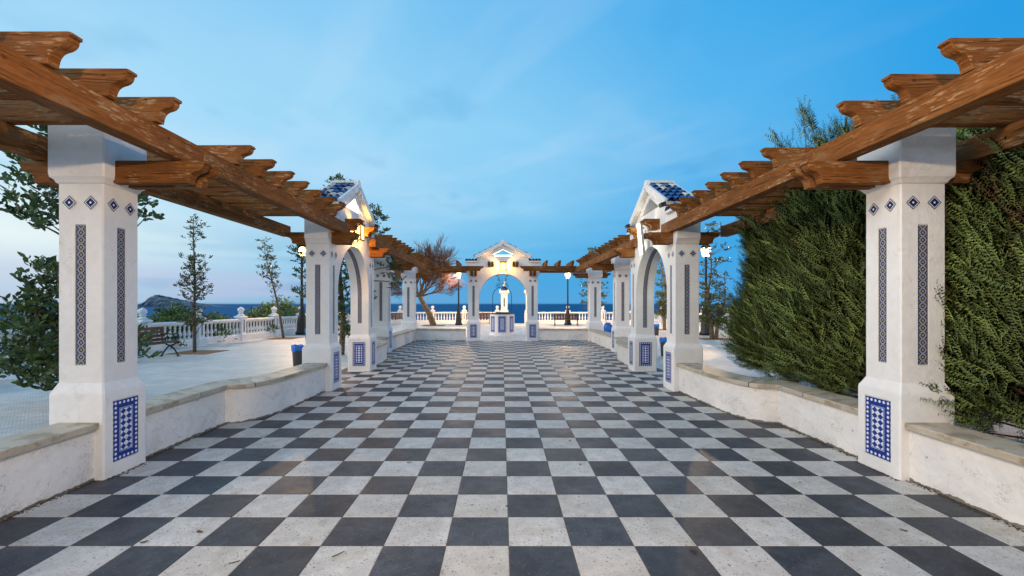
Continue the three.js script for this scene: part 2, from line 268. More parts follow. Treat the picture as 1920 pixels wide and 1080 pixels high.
const glow = (c, k) => std({ color: 0x000000, emissive: c, emissiveIntensity: k, roughness: 0.6 });
M.glowWarm = glow(new THREE.Color().setRGB(1, 0.6, 0.2), 2.2); M.glowAmber = glow(new THREE.Color().setRGB(1, 0.58, 0.14), 6); M.glowCool = glow(cool, 5);
M.glass = new THREE.MeshPhysicalMaterial({ transmission: 1, thickness: 0, roughness: 0.12, color: 0xffffff });

console.log('materials');
// ---------------------------------------------------------------- sea, headland, terrace, plaza floor
const seaBump = dataTex(1024, 1024, (u, v) => 128 + (fbm(u * 10, v * 22, 10, 22, 901, 6) - 0.5) * 230, 1, 1, false);
seaBump.repeat.set(1, 1);
M.sea = new THREE.MeshPhysicalMaterial({ color: new THREE.Color().setRGB(0.0, 0.098, 0.235), roughness: 0.6, specularIntensity: 0.06, bumpMap: seaBump, bumpScale: 0.55 });
{
  const g = new THREE.PlaneGeometry(90000, 90000, 1, 1).rotateX(-Math.PI / 2), uv = g.attributes.uv; for (let i = 0; i < uv.count; i++) uv.setXY(i, uv.getX(i) * 90000 / 60, uv.getY(i) * 90000 / 60);
  g.translate(0, -20, -8000); structure('sea', g, M.sea, 'deep blue open sea reaching to the horizon', 'sea');
}
{ // the terrace deck: a pale paved promontory; its rock flanks drop to the water
  const edge = [[-12.9, 14], [-12.6, -8], [-9.75, -37.6], [9.75, -37.6], [12.6, -8], [12.9, 14]];
  const sh = new THREE.Shape(edge.map(([x, z]) => new THREE.Vector2(x, -z))); const g = new THREE.ShapeGeometry(sh).rotateX(-Math.PI / 2).translate(0, -0.012, 0);
  structure('terrace_paving', boxUV(g), M.panot, 'pale ribbed paving of the wide seaside terrace', 'paving');
  const pos = [], idx = []; const R = mulberry(5); const out = [...edge];
  for (let r = 0; r < 5; r++) for (const [x, z] of out) { const k = 1 + [0, 0.0, 0.12, 0.3, 0.5][r] + (r > 1 ? (R() - 0.5) * 0.08 : 0); pos.push(x * k, [-0.016, -0.9, -5, -12, -21][r], (z + 12) * k - 12); }
  for (let r = 0; r < 4; r++) for (let k = 0; k < out.length; k++) { const a = r * out.length + k, b = r * out.length + (k + 1) % out.length, n = out.length; idx.push(a, b, b + n, a, b + n, a + n); }
  structure('headland_rock', boxUV(meshFrom(pos, idx, 0.3)), std({ map: M.soil.map, roughness: 1, side: THREE.DoubleSide }), 'rock flanks of the headland below the terrace', 'rock');
}
for (const s of [-1, 1]) { // planted bank outside each side balustrade
  const pos = [], idx = []; const N = 24; const R = mulberry(9 + s);
  for (let i = 0; i <= N; i++) { const d = -12 + 48 * i / N, x0 = 12.75 - 0.098 * Math.max(0, d - 8); for (const [dx, y] of [[0, -0.5], [2, -0.55], [5, -1.4], [9, -6], [14, -21]]) pos.push(s * (x0 + dx + R() * 0.3), y + (R() - 0.5) * 0.2, -d); }
  for (let i = 0; i < N; i++) for (let k = 0; k < 4; k++) { const a = i * 5 + k; idx.push(a, a + 1, a + 6, a, a + 6, a + 5); }
  structure('planted_bank', boxUV(meshFrom(pos, idx, 1)), std({ map: M.soil.map, color: 0x9a9a70, roughness: 1, side: THREE.DoubleSide }), s < 0 ? 'earth bank with shrubs outside the balustrade with the benches' : 'earth bank outside the balustrade behind the conifers', 'bank');
}
{ // checkerboard floor: the 300 largest slabs are pieces of their own, the rest one joined part
  const S = 0.4, X0 = 0.045, D0 = 2.96, floor = structure('plaza_floor', boxUV(box(7.5, 0.02, 19.7, 0, -0.014, -9.62)), M.grout, 'black and white checkerboard terrazzo floor between the pergolas', 'floor');
  const tiles = []; const R = mulberry(11);
  for (let i = -9; i < 9; i++) for (let j = -7; j < 41; j++) {
    const x0 = X0 + i * S, d0 = D0 + j * S, xa = Math.max(x0, -3.72), xb = Math.min(x0 + S, 3.72); if (xb - xa < 0.05 || d0 < -0.1) continue;
    const dark = ((i + j) & 1) !== 0, z = -(d0 + S / 2), dd = d0 + S / 2, seen = d0 > 2.1;
    const area = seen ? 1 / (dd * dd * dd) : 0, off = Math.abs((xa + xb) / 2) * F / dd > 1000 ? 0.01 : 1;
    tiles.push({ xa, xb, z, dark, w: area * off, t: Math.floor(R() * 3), y: (R() - 0.5) * 0.0016, r: [(R() - 0.5) * 0.002, (R() - 0.5) * 0.002] });
  }
  tiles.sort((a, b) => b.w - a.w);
  const make = (t) => { // bevelled slab, top at floor level
    const w = t.xb - t.xa - 0.0045, d = S - 0.0045, cx = (t.xa + t.xb) / 2, b = 0.003;
    const g = rectLoft([[w / 2, d / 2, -0.02], [w / 2, d / 2, -b], [w / 2 - b, d / 2 - b, 0]], 0.002); g.translate(0, t.y, 0);
    const u = boxUV(g); const uv = u.attributes.uv; const ou = t.xa * 1.618 + t.z * 0.37, ov = t.z * 2.11; for (let k = 0; k < uv.count; k++) uv.setXY(k, uv.getX(k) + ou, uv.getY(k) + ov);
    u.translate(cx, 0, t.z); return u;
  };
  const rest = new Map();
  tiles.forEach((t, k) => { const m = (t.dark ? M.dark : M.light)[t.t]; if (k < 300) part(t.dark ? 'dark_floor_slab' : 'pale_floor_slab', make(t), m, floor); else { if (!rest.has(m)) rest.set(m, []); rest.get(m).push(make(t)); } });
  for (const [m, gs] of rest) { const p = part('far_floor_slabs', mergeGeometries(gs), m, floor); p.userData = { kind: 'stuff' }; }
}
console.log('ground');

// ---------------------------------------------------------------- timber
function ogee(sh, T, H, dir, rev) { // profile of a moulded beam end at x = T, pointing along dir; from the bottom up, or from the top down when rev
  const X = (d) => T - dir * d;
  if (!rev) { sh.lineTo(X(0.15), 0); sh.lineTo(X(0.148), 0.1 * H); sh.quadraticCurveTo(X(0.14), 0.45 * H, X(0.085), 0.52 * H); sh.quadraticCurveTo(X(0.02), 0.58 * H, X(0.018), 0.85 * H); sh.lineTo(X(0), 0.87 * H); sh.lineTo(X(0), 0.97 * H); sh.lineTo(X(0.02), H); }
  else { sh.lineTo(X(0.02), H); sh.lineTo(X(0), 0.97 * H); sh.lineTo(X(0), 0.87 * H); sh.lineTo(X(0.018), 0.85 * H); sh.quadraticCurveTo(X(0.02), 0.58 * H, X(0.085), 0.52 * H); sh.quadraticCurveTo(X(0.14), 0.45 * H, X(0.148), 0.1 * H); sh.lineTo(X(0.15), 0); }
}
function beam(L, H, T, e0, e1, seed) { // along x from 0 to L, y 0..H, z centred
  const sh = new THREE.Shape(); const R = mulberry(seed + 1000);
  sh.moveTo(e0 ? 0.16 : 0, 0); if (e1) ogee(sh, L, H, 1, false); else { sh.lineTo(L, 0); sh.lineTo(L, H); }
  if (e0) ogee(sh, 0, H, -1, true); else { sh.lineTo(0, H); sh.lineTo(0, 0); }
  const b = 0.005, g = new THREE.ExtrudeGeometry(sh, { depth: T - 2 * b, bevelEnabled: true, bevelSize: b, bevelThickness: b, bevelOffset: -b, bevelSegments: 1, curveSegments: 5 }).translate(0, 0, -T / 2 + b);
  g.deleteAttribute('uv'); return boxUV(g, R() * 7, R() * 3);
}
const PB = 2.83, PH = 0.2, RB = 3.032;                    // purlin underside, height; rafter underside
const rafterGeo = [0, 1, 2, 3].map((k) => beam(1.86, 0.2, 0.085, true, true, 20 + k));
const bracketGeo = (L, H, k) => beam(L, H, 0.095, false, true, 40 + k);

// ---------------------------------------------------------------- columns
const stripGeoCache = new Map();
function stripGeo(w, h) { const k = w + '_' + h; if (!stripGeoCache.has(k)) { const g = box(w, h, 0.006), uv = g.attributes.uv; for (let i = 0; i < uv.count; i++) uv.setXY(i, uv.getX(i), uv.getY(i) * Math.round(h / 0.066)); stripGeoCache.set(k, g); } return stripGeoCache.get(k); }
const diamondGeo = box(0.09, 0.09, 0.008).rotateZ(Math.PI / 4);
const panelGeo = box(0.28, 0.54, 0.008);
function uvJit(g, k) { const R = mulberry(k * 31 + 7); return boxUV(g, R() * 9, R() * 9); }
let colSeed = 0;
// local frame: +x faces the plaza
function column(x, d, turn, shaft, plinth, label, withPanel = true, tip = 1.06) {
  const t = thing('pergola_column', label, 'column', [x, 0, -d], turn, 'tiled columns that carry the pergolas'), k = ++colSeed, a = shaft / 2, p = plinth / 2, c = p + 0.005;
  const y0 = 0.84;
  let pl = rectLoft([[p, p, -0.01], [p, p, 0.74], [p - 0.004, p - 0.004, 0.765], [p - 0.016, p - 0.016, 0.785], [a + 0.012, a + 0.012, 0.822], [a + 0.004, a + 0.004, 0.84]], 0.014);
  if (withPanel) pl = cut(pl, [box(0.06, 0.56, 0.30, p + 0.018, 0.395, 0)]);
  part('plinth', uvJit(pl, k), M.stucco, t);
  const sw = 0.083, sh = 1.23, sy = 1.62, dep = 0.014;
  let s = rectLoft([[a, a, y0], [a, a, 2.6], [a + 0.016, a + 0.016, 2.612]], 0.012);
  const bx = []; for (const e of [-1, 1]) { bx.push(box(sw + 0.014, sh + 0.014, 0.06, 0, sy, e * (a + 0.03 - dep)), box(0.06, sh + 0.014, sw + 0.014, e * (a + 0.03 - dep), sy, 0)); }
  s = cut(s, bx); part('shaft', uvJit(s, k + 50), M.stucco, t);
  part('capital', uvJit(rectLoft([[a + 0.014, a + 0.014, 2.612], [a + 0.024, a + 0.024, 2.635], [a + 0.045, a + 0.045, 2.655], [c, c, 2.69], [c, c, 3.14], [c - 0.02, c - 0.02, 3.16]], 0.012), k + 90), M.stucco, t);
  for (let f = 0; f < 4; f++) {
    const r = f * Math.PI / 2, nx = Math.sin(r), nz = Math.cos(r), o = a - dep + 0.006;
    part('mosaic_strip', stripGeo(sw, sh), M.strip, t, [nx * o, sy, nz * o], [0, r, 0]);
    for (const e of [-1, 1]) part('diamond_tile', diamondGeo, M.diamond, t, [nx * (a + 0.002) + nz * e * shaft * 0.235, 2.435, nz * (a + 0.002) - nx * e * shaft * 0.235], [0, r, 0]);
  }
  if (withPanel) part('tiled_panel', panelGeo, M.panel, t, [p - 0.012 + 0.006, 0.395, 0], [0, Math.PI / 2, 0]);
  for (const e of [-1, 1]) { // paired timber brackets, long towards the plaza, short outside
    part('bracket', bracketGeo(tip - c + 0.02, 0.2, k % 5 + e), M.wood, t, [c - 0.02, PB - 0.202, e * 0.085]);
    part('bracket', bracketGeo(0.40, 0.2, k % 5 + e + 9), M.wood, t, [-c + 0.02, PB - 0.202, e * 0.085], [0, Math.PI, 0]);
  }
  return t;
}
column(-3.72, 4.30, 0, 0.40, 0.49, 'white tiled column with the broad-leaved tree right behind it');
column(3.72, 4.30, Math.PI, 0.40, 0.49, 'white tiled column standing between the big conifers, foliage against both sides', true, 0.99);
column(-3.84, 14.95, 0, 0.43, 0.52, 'white tiled column between the lantern-lit arch and the column by the tamarisk');
column(3.84, 14.95, Math.PI, 0.43, 0.52, 'white tiled column between the blue litter bin and the arch with the white strip lamp', true);
column(-3.88, 19.5, 0, 0.47, 0.58, 'white tiled corner column nearest the bare-branched tamarisk', false, 0.92);
column(3.88, 19.5, Math.PI, 0.47, 0.58, 'white tiled corner column with the far bench on one side and blue litter bin on the other', false, 0.92);
column(-3.88, -0.36, 0, 0.47, 0.58, 'white tiled corner column at the entrance end on the bench side', false, 0.92);
column(3.88, -0.36, Math.PI, 0.47, 0.58, 'white tiled corner column at the entrance end on the conifer side', false, 0.92);
console.log('columns');

// ---------------------------------------------------------------- arches
const tileGeo = (() => { // barrel roof tile: half pipe with thickness, slightly tapered, along z
  const pos = [], idx = [], N = 8, L = 0.3; // hump profile
  for (const [z, r] of [[0, 0.060], [L, 0.050]]) for (const th of [0, 0.012]) for (let k = 0; k <= N; k++) { const a = Math.PI * k / N; pos.push(Math.cos(a) * (r - th), Math.sin(a) * (r - th) * 1.1, z); }
  const n = N + 1; for (let k = 0; k < N; k++) { const A = k, B = k + 1; idx.push(A, B + 2 * n, B, A, A + 2 * n, B + 2 * n); idx.push(A + n, B + n, B + 3 * n, A + n, B + 3 * n, A + 3 * n); idx.push(A, B, B + n, A, B + n, A + n); idx.push(A + 2 * n, B + 3 * n, B + 2 * n, A + 2 * n, A + 3 * n, B + 3 * n); }
  return meshFrom(pos, idx, 0.7);
})();
const channelGeo = box(1.27, 0.02, 0.07, 0.66, 0.006, 0);
function lantern(parent, pos, o = {}) { // box lantern fixed to the wall: back plate, frame, amber diffuser
  const L = new THREE.Group(); L.name = 'wall_lantern'; L.position.set(...pos); parent.add(L);
  const w = 0.115, h = 0.15, fr = [];
  for (const e of [-1, 1]) { for (const z of [0.03, 0.15]) fr.push(box(0.022, 2 * h, 0.022, e * w, 0, z)); fr.push(box(0.022, 0.022, 0.14, e * w, h, 0.09), box(0.022, 0.022, 0.14, e * w, -h, 0.09)); for (const z of [0.03, 0.15]) fr.push(box(2 * w, 0.022, 0.022, 0, e * h, z)); }
  fr.push(box(0.26, 0.03, 0.17, 0, h + 0.02, 0.085), box(0.2, 0.26, 0.016, 0, 0, 0.008));
  part('lantern_frame', mergeGeometries(fr), M.iron, L);
  part('diffuser', box(0.2, 0.27, 0.11, 0, 0, 0.09), M.glowAmber, L);
  const p = new THREE.PointLight(o.color || amber, o.power || 8); p.position.set(0, 0, 0.1); p.castShadow = true; p.shadow.radius = 3; L.add(p);
  return L;
}
function arch(label, pos, turn, o) {
  const t = thing('arch_gateway', label, 'arch', pos, turn, 'white arches with tiled gables'), T = 0.42, H = T / 2, k = ++colSeed;
  const sh = new THREE.Shape();
  sh.moveTo(1.0, 0.8); sh.lineTo(1.43, 0.8); sh.lineTo(1.43, 2.6); sh.lineTo(1.445, 2.61); sh.quadraticCurveTo(1.46, 2.66, 1.5, 2.7); sh.lineTo(1.5, 3.2); sh.lineTo(1.06, 3.2); sh.lineTo(1.06, 3.395); sh.lineTo(0, 3.93);
  sh.lineTo(-1.06, 3.395); sh.lineTo(-1.06, 3.2); sh.lineTo(-1.5, 3.2); sh.lineTo(-1.5, 2.7); sh.quadraticCurveTo(-1.46, 2.66, -1.445, 2.61); sh.lineTo(-1.43, 2.6); sh.lineTo(-1.43, 0.8); sh.lineTo(-1.0, 0.8); sh.lineTo(-1.0, 1.72);
  sh.absarc(0, 1.72, 1.0, Math.PI, 0, true); sh.lineTo(1.0, 0.8);
  const hole = new THREE.Path(); hole.moveTo(-0.56, 3.45); hole.lineTo(0, 3.735); hole.lineTo(0.56, 3.45); hole.lineTo(-0.56, 3.45); sh.holes.push(hole);
  const b = 0.008; let g = new THREE.ExtrudeGeometry(sh, { depth: T - 2 * b, bevelEnabled: true, bevelSize: b, bevelThickness: b, bevelOffset: -b, bevelSegments: 2, curveSegments: 40 }).translate(0, 0, -H + b);
  const sw = 0.083, sH = 1.23, sy = 1.62, dep = 0.014, bx = [];
  for (const e of [-1, 1]) { bx.push(box(0.06, sH + 0.014, sw + 0.014, e * (1.43 + 0.03 - dep), sy, 0)); for (const f of [-1, 1]) bx.push(box(sw + 0.014, sH + 0.014, 0.06, e * 1.215, sy, f * (H + 0.03 - dep))); }
  g.deleteAttribute('uv'); g = cut(g, bx); part('arch_wall', uvJit(g, k + 130), M.stucco, t);
  for (const e of [-1, 1]) {
    let pl = rectLoft([[0.265, H + 0.05, -0.01], [0.265, H + 0.05, 0.74], [0.261, H + 0.046, 0.765], [0.249, H + 0.034, 0.785], [0.227, H + 0.012, 0.822], [0.219, H + 0.004, 0.84]], 0.014);
    const q = [box(0.06, 0.56, 0.30, -e * (0.265 + 0.018), 0.395, 0)]; for (const f of [-1, 1]) q.push(box(0.30, 0.56, 0.06, 0, 0.395, f * (H + 0.05 + 0.018)));
    pl = cut(pl, q); part('plinth', uvJit(pl.translate(e * 1.215, 0, 0), k + 150 + e), M.stucco, t);
    part('tiled_panel', panelGeo, M.panel, t, [e * (0.95 + 0.006), 0.395, 0], [0, Math.PI / 2, 0]);
    part('mosaic_strip', stripGeo(sw, sH), M.strip, t, [e * (1.43 - dep + 0.006), sy, 0], [0, e * Math.PI / 2, 0]);
    for (const h of [-1, 1]) part('diamond_tile', diamondGeo, M.diamond, t, [e * 1.432, 2.435, h * 0.1], [0, e * Math.PI / 2, 0]);
    for (const f of [-1, 1]) {
      part('tiled_panel', panelGeo, M.panel, t, [e * 1.215, 0.395, f * (H + 0.05 - 0.006)]);
      part('mosaic_strip', stripGeo(sw, sH), M.strip, t, [e * 1.215, sy, f * (H - dep + 0.006)], [0, f < 0 ? Math.PI : 0, 0]);
      for (const h of [-1, 1]) part('diamond_tile', diamondGeo, M.diamond, t, [e * 1.215 + h * 0.1, 2.435, f * (H + 0.002)], [0, f < 0 ? Math.PI : 0, 0]);
      for (const h of [-1, 1]) {
        part('bracket', bracketGeo(0.46, 0.2, k % 5 + h), M.wood, t, [e * 1.2 + h * 0.085, PB - 0.202, f * (H - 0.02)], [0, f > 0 ? -Math.PI / 2 : Math.PI / 2, 0]);
        part('bracket', bracketGeo(0.33, 0.2, k % 5 + h + 3), M.wood, t, [e * 0.5 + h * 0.078, 3.0, f * (H - 0.02)], [0, f > 0 ? -Math.PI / 2 : Math.PI / 2, 0]);
      }
    }
    // small tiled shoulder roof over the outer pier
    part('shoulder_slab', uvJit(box(0.50, 0.05, T + 0.12, e * 1.31, 3.226, 0), k + 170 + e), M.stucco, t);
    for (let i = 0; i < 4; i++) for (const f of [-1, 1]) part('roof_tile', tileGeo, (i + (f > 0 ? 0 : 1)) % 3 ? M.glazeNavy : M.glazeBlue, t, [e * (1.125 + i * 0.125), 3.262, f * 0.275], [f * 0.18, f > 0 ? Math.PI : 0, 0, 'YXZ']);
  }
  // intrados band of mosaic, 4 mm proud
  { const pos = [], uv = [], idx = [], path = []; const r = 0.995;
    for (let y = 1.0; y < 1.72; y += 0.1) path.push([-r, y]); for (let i = 0; i <= 40; i++) { const a = Math.PI - Math.PI * i / 40; path.push([r * Math.cos(a), 1.72 + r * Math.sin(a)]); } for (let y = 1.7; y >= 1.0; y -= 0.1) path.push([r, y]);
    let L = 0; path.forEach(([x, y], i) => { if (i) L += Math.hypot(x - path[i - 1][0], y - path[i - 1][1]); const a = y > 1.72 ? Math.atan2(y - 1.72, x) : x > 0 ? 0 : Math.PI, o = [Math.cos(a) * 0.012, y > 1.72 ? Math.sin(a) * 0.012 : 0];
      pos.push(x + o[0], y + o[1], 0.045, x, y, 0.042, x, y, -0.042, x + o[0], y + o[1], -0.045); uv.push(0, L / 0.066, 0.02, L / 0.066, 0.98, L / 0.066, 1, L / 0.066);
      if (i) for (let j = 0; j < 3; j++) { const q = i * 4 + j, w = q - 4; idx.push(w, q, q + 1, w, q + 1, w + 1); } });
    const ge = new THREE.BufferGeometry(); ge.setAttribute('position', new THREE.Float32BufferAttribute(pos, 3)); ge.setAttribute('uv', new THREE.Float32BufferAttribute(uv, 2)); ge.setIndex(idx); ge.computeVertexNormals(); const m = M.strip.clone(); m.side = THREE.DoubleSide; part('mosaic_band', ge, m, t); }
  // gable roof: two slabs with white verges, barrel tiles in courses, ridge caps
  const ang = Math.atan2(0.58, 1.15), SL = 1.30, W = 0.62;
  for (const e of [-1, 1]) {
    const slab = part('roof_slab', uvJit(box(SL, 0.085, W, SL / 2, -0.045, 0), k + 180 + e), M.stucco, t, [0, 4.0, 0], [0, e > 0 ? 0 : Math.PI, -ang, 'YXZ']);
    for (const f of [-1, 1]) part('verge', uvJit(box(SL + 0.01, 0.05, 0.05, SL / 2, 0.024, f * (W / 2 - 0.026)), k + 190), M.stucco, slab);
    const R = mulberry(k * 7 + e + 3);
    for (let c = 0; c < 4; c++) for (let i = 0; i < 5; i++) { // tiles overlap down the slope
      const m = R() < 0.45 ? M.glazeBlue : R() < 0.5 ? M.glazeNavy : M.glazeWhite;
      part('roof_tile', tileGeo, m, slab, [1.33 - i * 0.245, 0.030, -0.195 + c * 0.13]).rotation.set(0.085, -Math.PI / 2 + (R() - 0.5) * 0.05, 0, 'YXZ');
      if (!i && c < 3) part('channel_tile', channelGeo, M.glazeNavy, slab, [0, 0.004, -0.13 + c * 0.13]);
    }
  }
  for (let i = 0; i < 2; i++) part('ridge_tile', tileGeo, M.glazeWhite, t, [0, 4.045, 0.30 - i * 0.29], [0, Math.PI, 0]).scale.set(1.15, 1, 1);
  part('gable_finial', uvJit(rectLoft([[0.07, 0.05, 3.93], [0.07, 0.05, 4.06], [0.045, 0.04, 4.1]], 0.01).translate(0, 0, 0.262), k + 199), M.stucco, t);
  for (const e of [-1, 1]) if (o.spots) { // small dark floodlights on the shoulders
    const sp = new THREE.Group(); sp.name = 'floodlight'; sp.position.set(e * 1.18, 3.36, H + 0.06); t.add(sp);
    part('housing', box(0.13, 0.075, 0.09, 0, 0.02, 0.08).rotateX(0.35), M.iron, sp); part('arm', box(0.02, 0.02, 0.16, 0, -0.02, 0.0), M.iron, sp);
  }
  if (o.lantern) lantern(t, [0, 3.02, H], o.lantern);
  if (o.gableLamp) { // fluorescent tube lying in the triangular opening
    const p = part('gable_lamp', new THREE.CapsuleGeometry(0.016, 0.7, 3, 10).rotateZ(Math.PI / 2), glow(new THREE.Color().setRGB(0.92, 0.98, 1), 9), t, [0, 3.482, 0.03]);
    for (const x of [-0.28, 0, 0.28]) { const l = new THREE.PointLight(new THREE.Color().setRGB(0.9, 0.97, 1), 0.55); l.position.set(x, 3.482, 0.03); l.castShadow = true; t.add(l); }
  }
  if (o.strip) { // vertical fluorescent fitting
    const L = new THREE.Group(); L.name = 'strip_lamp'; L.position.set(0.0, 2.90, H + 0.07); t.add(L); L.rotation.x = 0.10;
    part('housing', box(0.13, 0.68, 0.05, 0, 0, 0.095), std({ color: 0x9aa09a, roughness: 0.5 }), L); part('wall_arm', box(0.05, 0.12, 0.16, 0, 0.05, 0.0), M.iron, L);
    part('tube_panel', box(0.11, 0.64, 0.03, 0, 0, 0.137), glow(new THREE.Color().setRGB(1, 1, 0.8), 6), L);
    part('junction_box', box(0.14, 0.2, 0.06, -0.32, 0.14, -0.03), M.white, L);
    for (const y of [-0.22, 0, 0.22]) { const l = new THREE.PointLight(new THREE.Color().setRGB(1, 0.95, 0.7), 0.5); l.position.set(0, y, 0.2); l.castShadow = true; L.add(l); }
  }
  return t;
}
arch('white arch with an amber lantern on the walk side facing the strip-lit arch', [-3.26, 0, -9.65], Math.PI / 2, { lantern: true, gableLamp: true, spots: true });
arch('white arch lit by an upright white strip lamp, next to the big conifers', [3.28, 0, -9.65], -Math.PI / 2, { strip: true, spots: true });
{ const e = arch('white arch closing the checkerboard walk, framing the tiled well', [0.05, 0, -19.68], 0, { lantern: true, gableLamp: true }); e.scale.set(1.02, 1.03, 1); }
{ const e = arch('white arch over the entrance end of the checkerboard walk, facing the well', [0.0, 0, 0.55], Math.PI, { lantern: { power: 48, color: new THREE.Color().setRGB(1, 0.72, 0.46) } }); e.scale.set(1.02, 1.03, 1); }
console.log('arches');

// ---------------------------------------------------------------- pergola roofs
let bm = 300;
function pergola(side, dA, dB, purA, purB, rafters, label) { // along the walk
  const X = side * 3.6, t = thing('pergola_roof', label, 'pergola', [X, 0, -(dA + dB) / 2], 0, 'timber pergola roofs along the walk'), cz = (dA + dB) / 2;
  const sx = side > 0 ? 0.14 : 0; for (const [x, a, b] of [[2.925 + sx, purA[0], purB[0]], [4.13 + sx, purA[1], purB[1]]]) part('purlin', beam(b - a, PH, 0.145, a === purA[2] || (purA[2] === 'o'), purB[2] === 'o', bm++), M.wood, t, [side * x - X, PB, cz - a], [0, Math.PI / 2, 0]);
  rafters.forEach((d, i) => { const j = hash2(i, Math.round(dA * 10), 3) - 0.5; part('rafter', rafterGeo[(i + Math.round(dA)) & 3], M.wood, t, [side * (2.67 + sx * 1.2 + j * 0.02) - X, RB, cz - d], [0, side > 0 ? j * 0.02 : Math.PI + j * 0.02, 0]); });
}
const seq = (a, b, n) => Array.from({ length: n }, (_, i) => a + (b - a) * i / (n - 1));
for (const s of [-1, 1]) {
  const w = s < 0 ? 'on the bench side' : 'on the conifer side';
  pergola(s, -0.3, 4.3, [-0.9, -0.9], [4.45, 4.4], s > 0 ? [3.90, 3.45, 2.99, 2.40, 1.95, 1.5, 1.05] : seq(3.83, 1.1, 7), 'weathered timber pergola bay beside the entrance end ' + w);
  pergola(s, 4.3, 8.6, [4.455, 4.405], [8.75, 8.93], seq(s > 0 ? 5.06 : 4.98, 7.87, 7), s < 0 ? 'weathered timber pergola bay ending at the lantern-lit arch, bench and slender trees outside' : 'weathered timber pergola bay over the big conifers, ending at the strip-lit arch');
  pergola(s, 10.7, 14.95, [10.5, 10.4], [15.0, 15.0], seq(11.4, 14.27, 7), s < 0 ? 'brown timber pergola bay beyond the lantern-lit arch, up to the next column' : 'brown timber pergola bay beyond the strip-lit arch, up to the next column');
  pergola(s, 14.95, 19.4, [15.005, 15.005], [19.0, 19.9], seq(15.36, 17.8, 6), s < 0 ? 'brown timber pergola bay reaching the corner column by the tamarisk' : 'brown timber pergola bay reaching the corner column behind the blue litter bin');
}
function endPergola(side, far, label) { // short bay across the end
  const sgn = far ? -1 : 1, z0 = far ? -19.5 : 0.37, sc = far ? 0.05 : 0;
  const t = thing('end_pergola', label, 'pergola', [side * 2.5, 0, z0], 0, 'short timber bays beside the end arches');
  for (const [dz, a, b] of [[-sgn * 0.52, 0.74, 3.05], [sgn * 0.62, 1.2, 3.9]]) part('purlin', beam(b - a, PH, 0.145, true, false, bm++), M.wood, t, [side * (side > 0 ? a : b) - side * 2.5 + (side > 0 ? 0 : 0), PB + 0.05 + sc * 0.2, dz], [0, 0, 0]).rotation.set(0, 0, 0);
  for (const c of t.children) if (side < 0) { c.position.x = -(0) + (side * (c === t.children[0] ? 0.74 : 1.2) - side * 2.5); c.rotation.y = Math.PI; }
  [1.8, 2.33, 2.86].forEach((x, i) => part('rafter', rafterGeo[i], M.wood, t, [side * x - side * 2.5, RB + 0.06, -0.93], [0, -Math.PI / 2, 0]));
}
endPergola(-1, true, 'short timber bay between the well arch and the corner column by the tamarisk');
endPergola(1, true, 'short timber bay between the well arch and the corner column by the far bench');
endPergola(-1, false, 'short timber bay beside the entrance arch on the bench side');
endPergola(1, false, 'short timber bay beside the entrance arch on the conifer side');

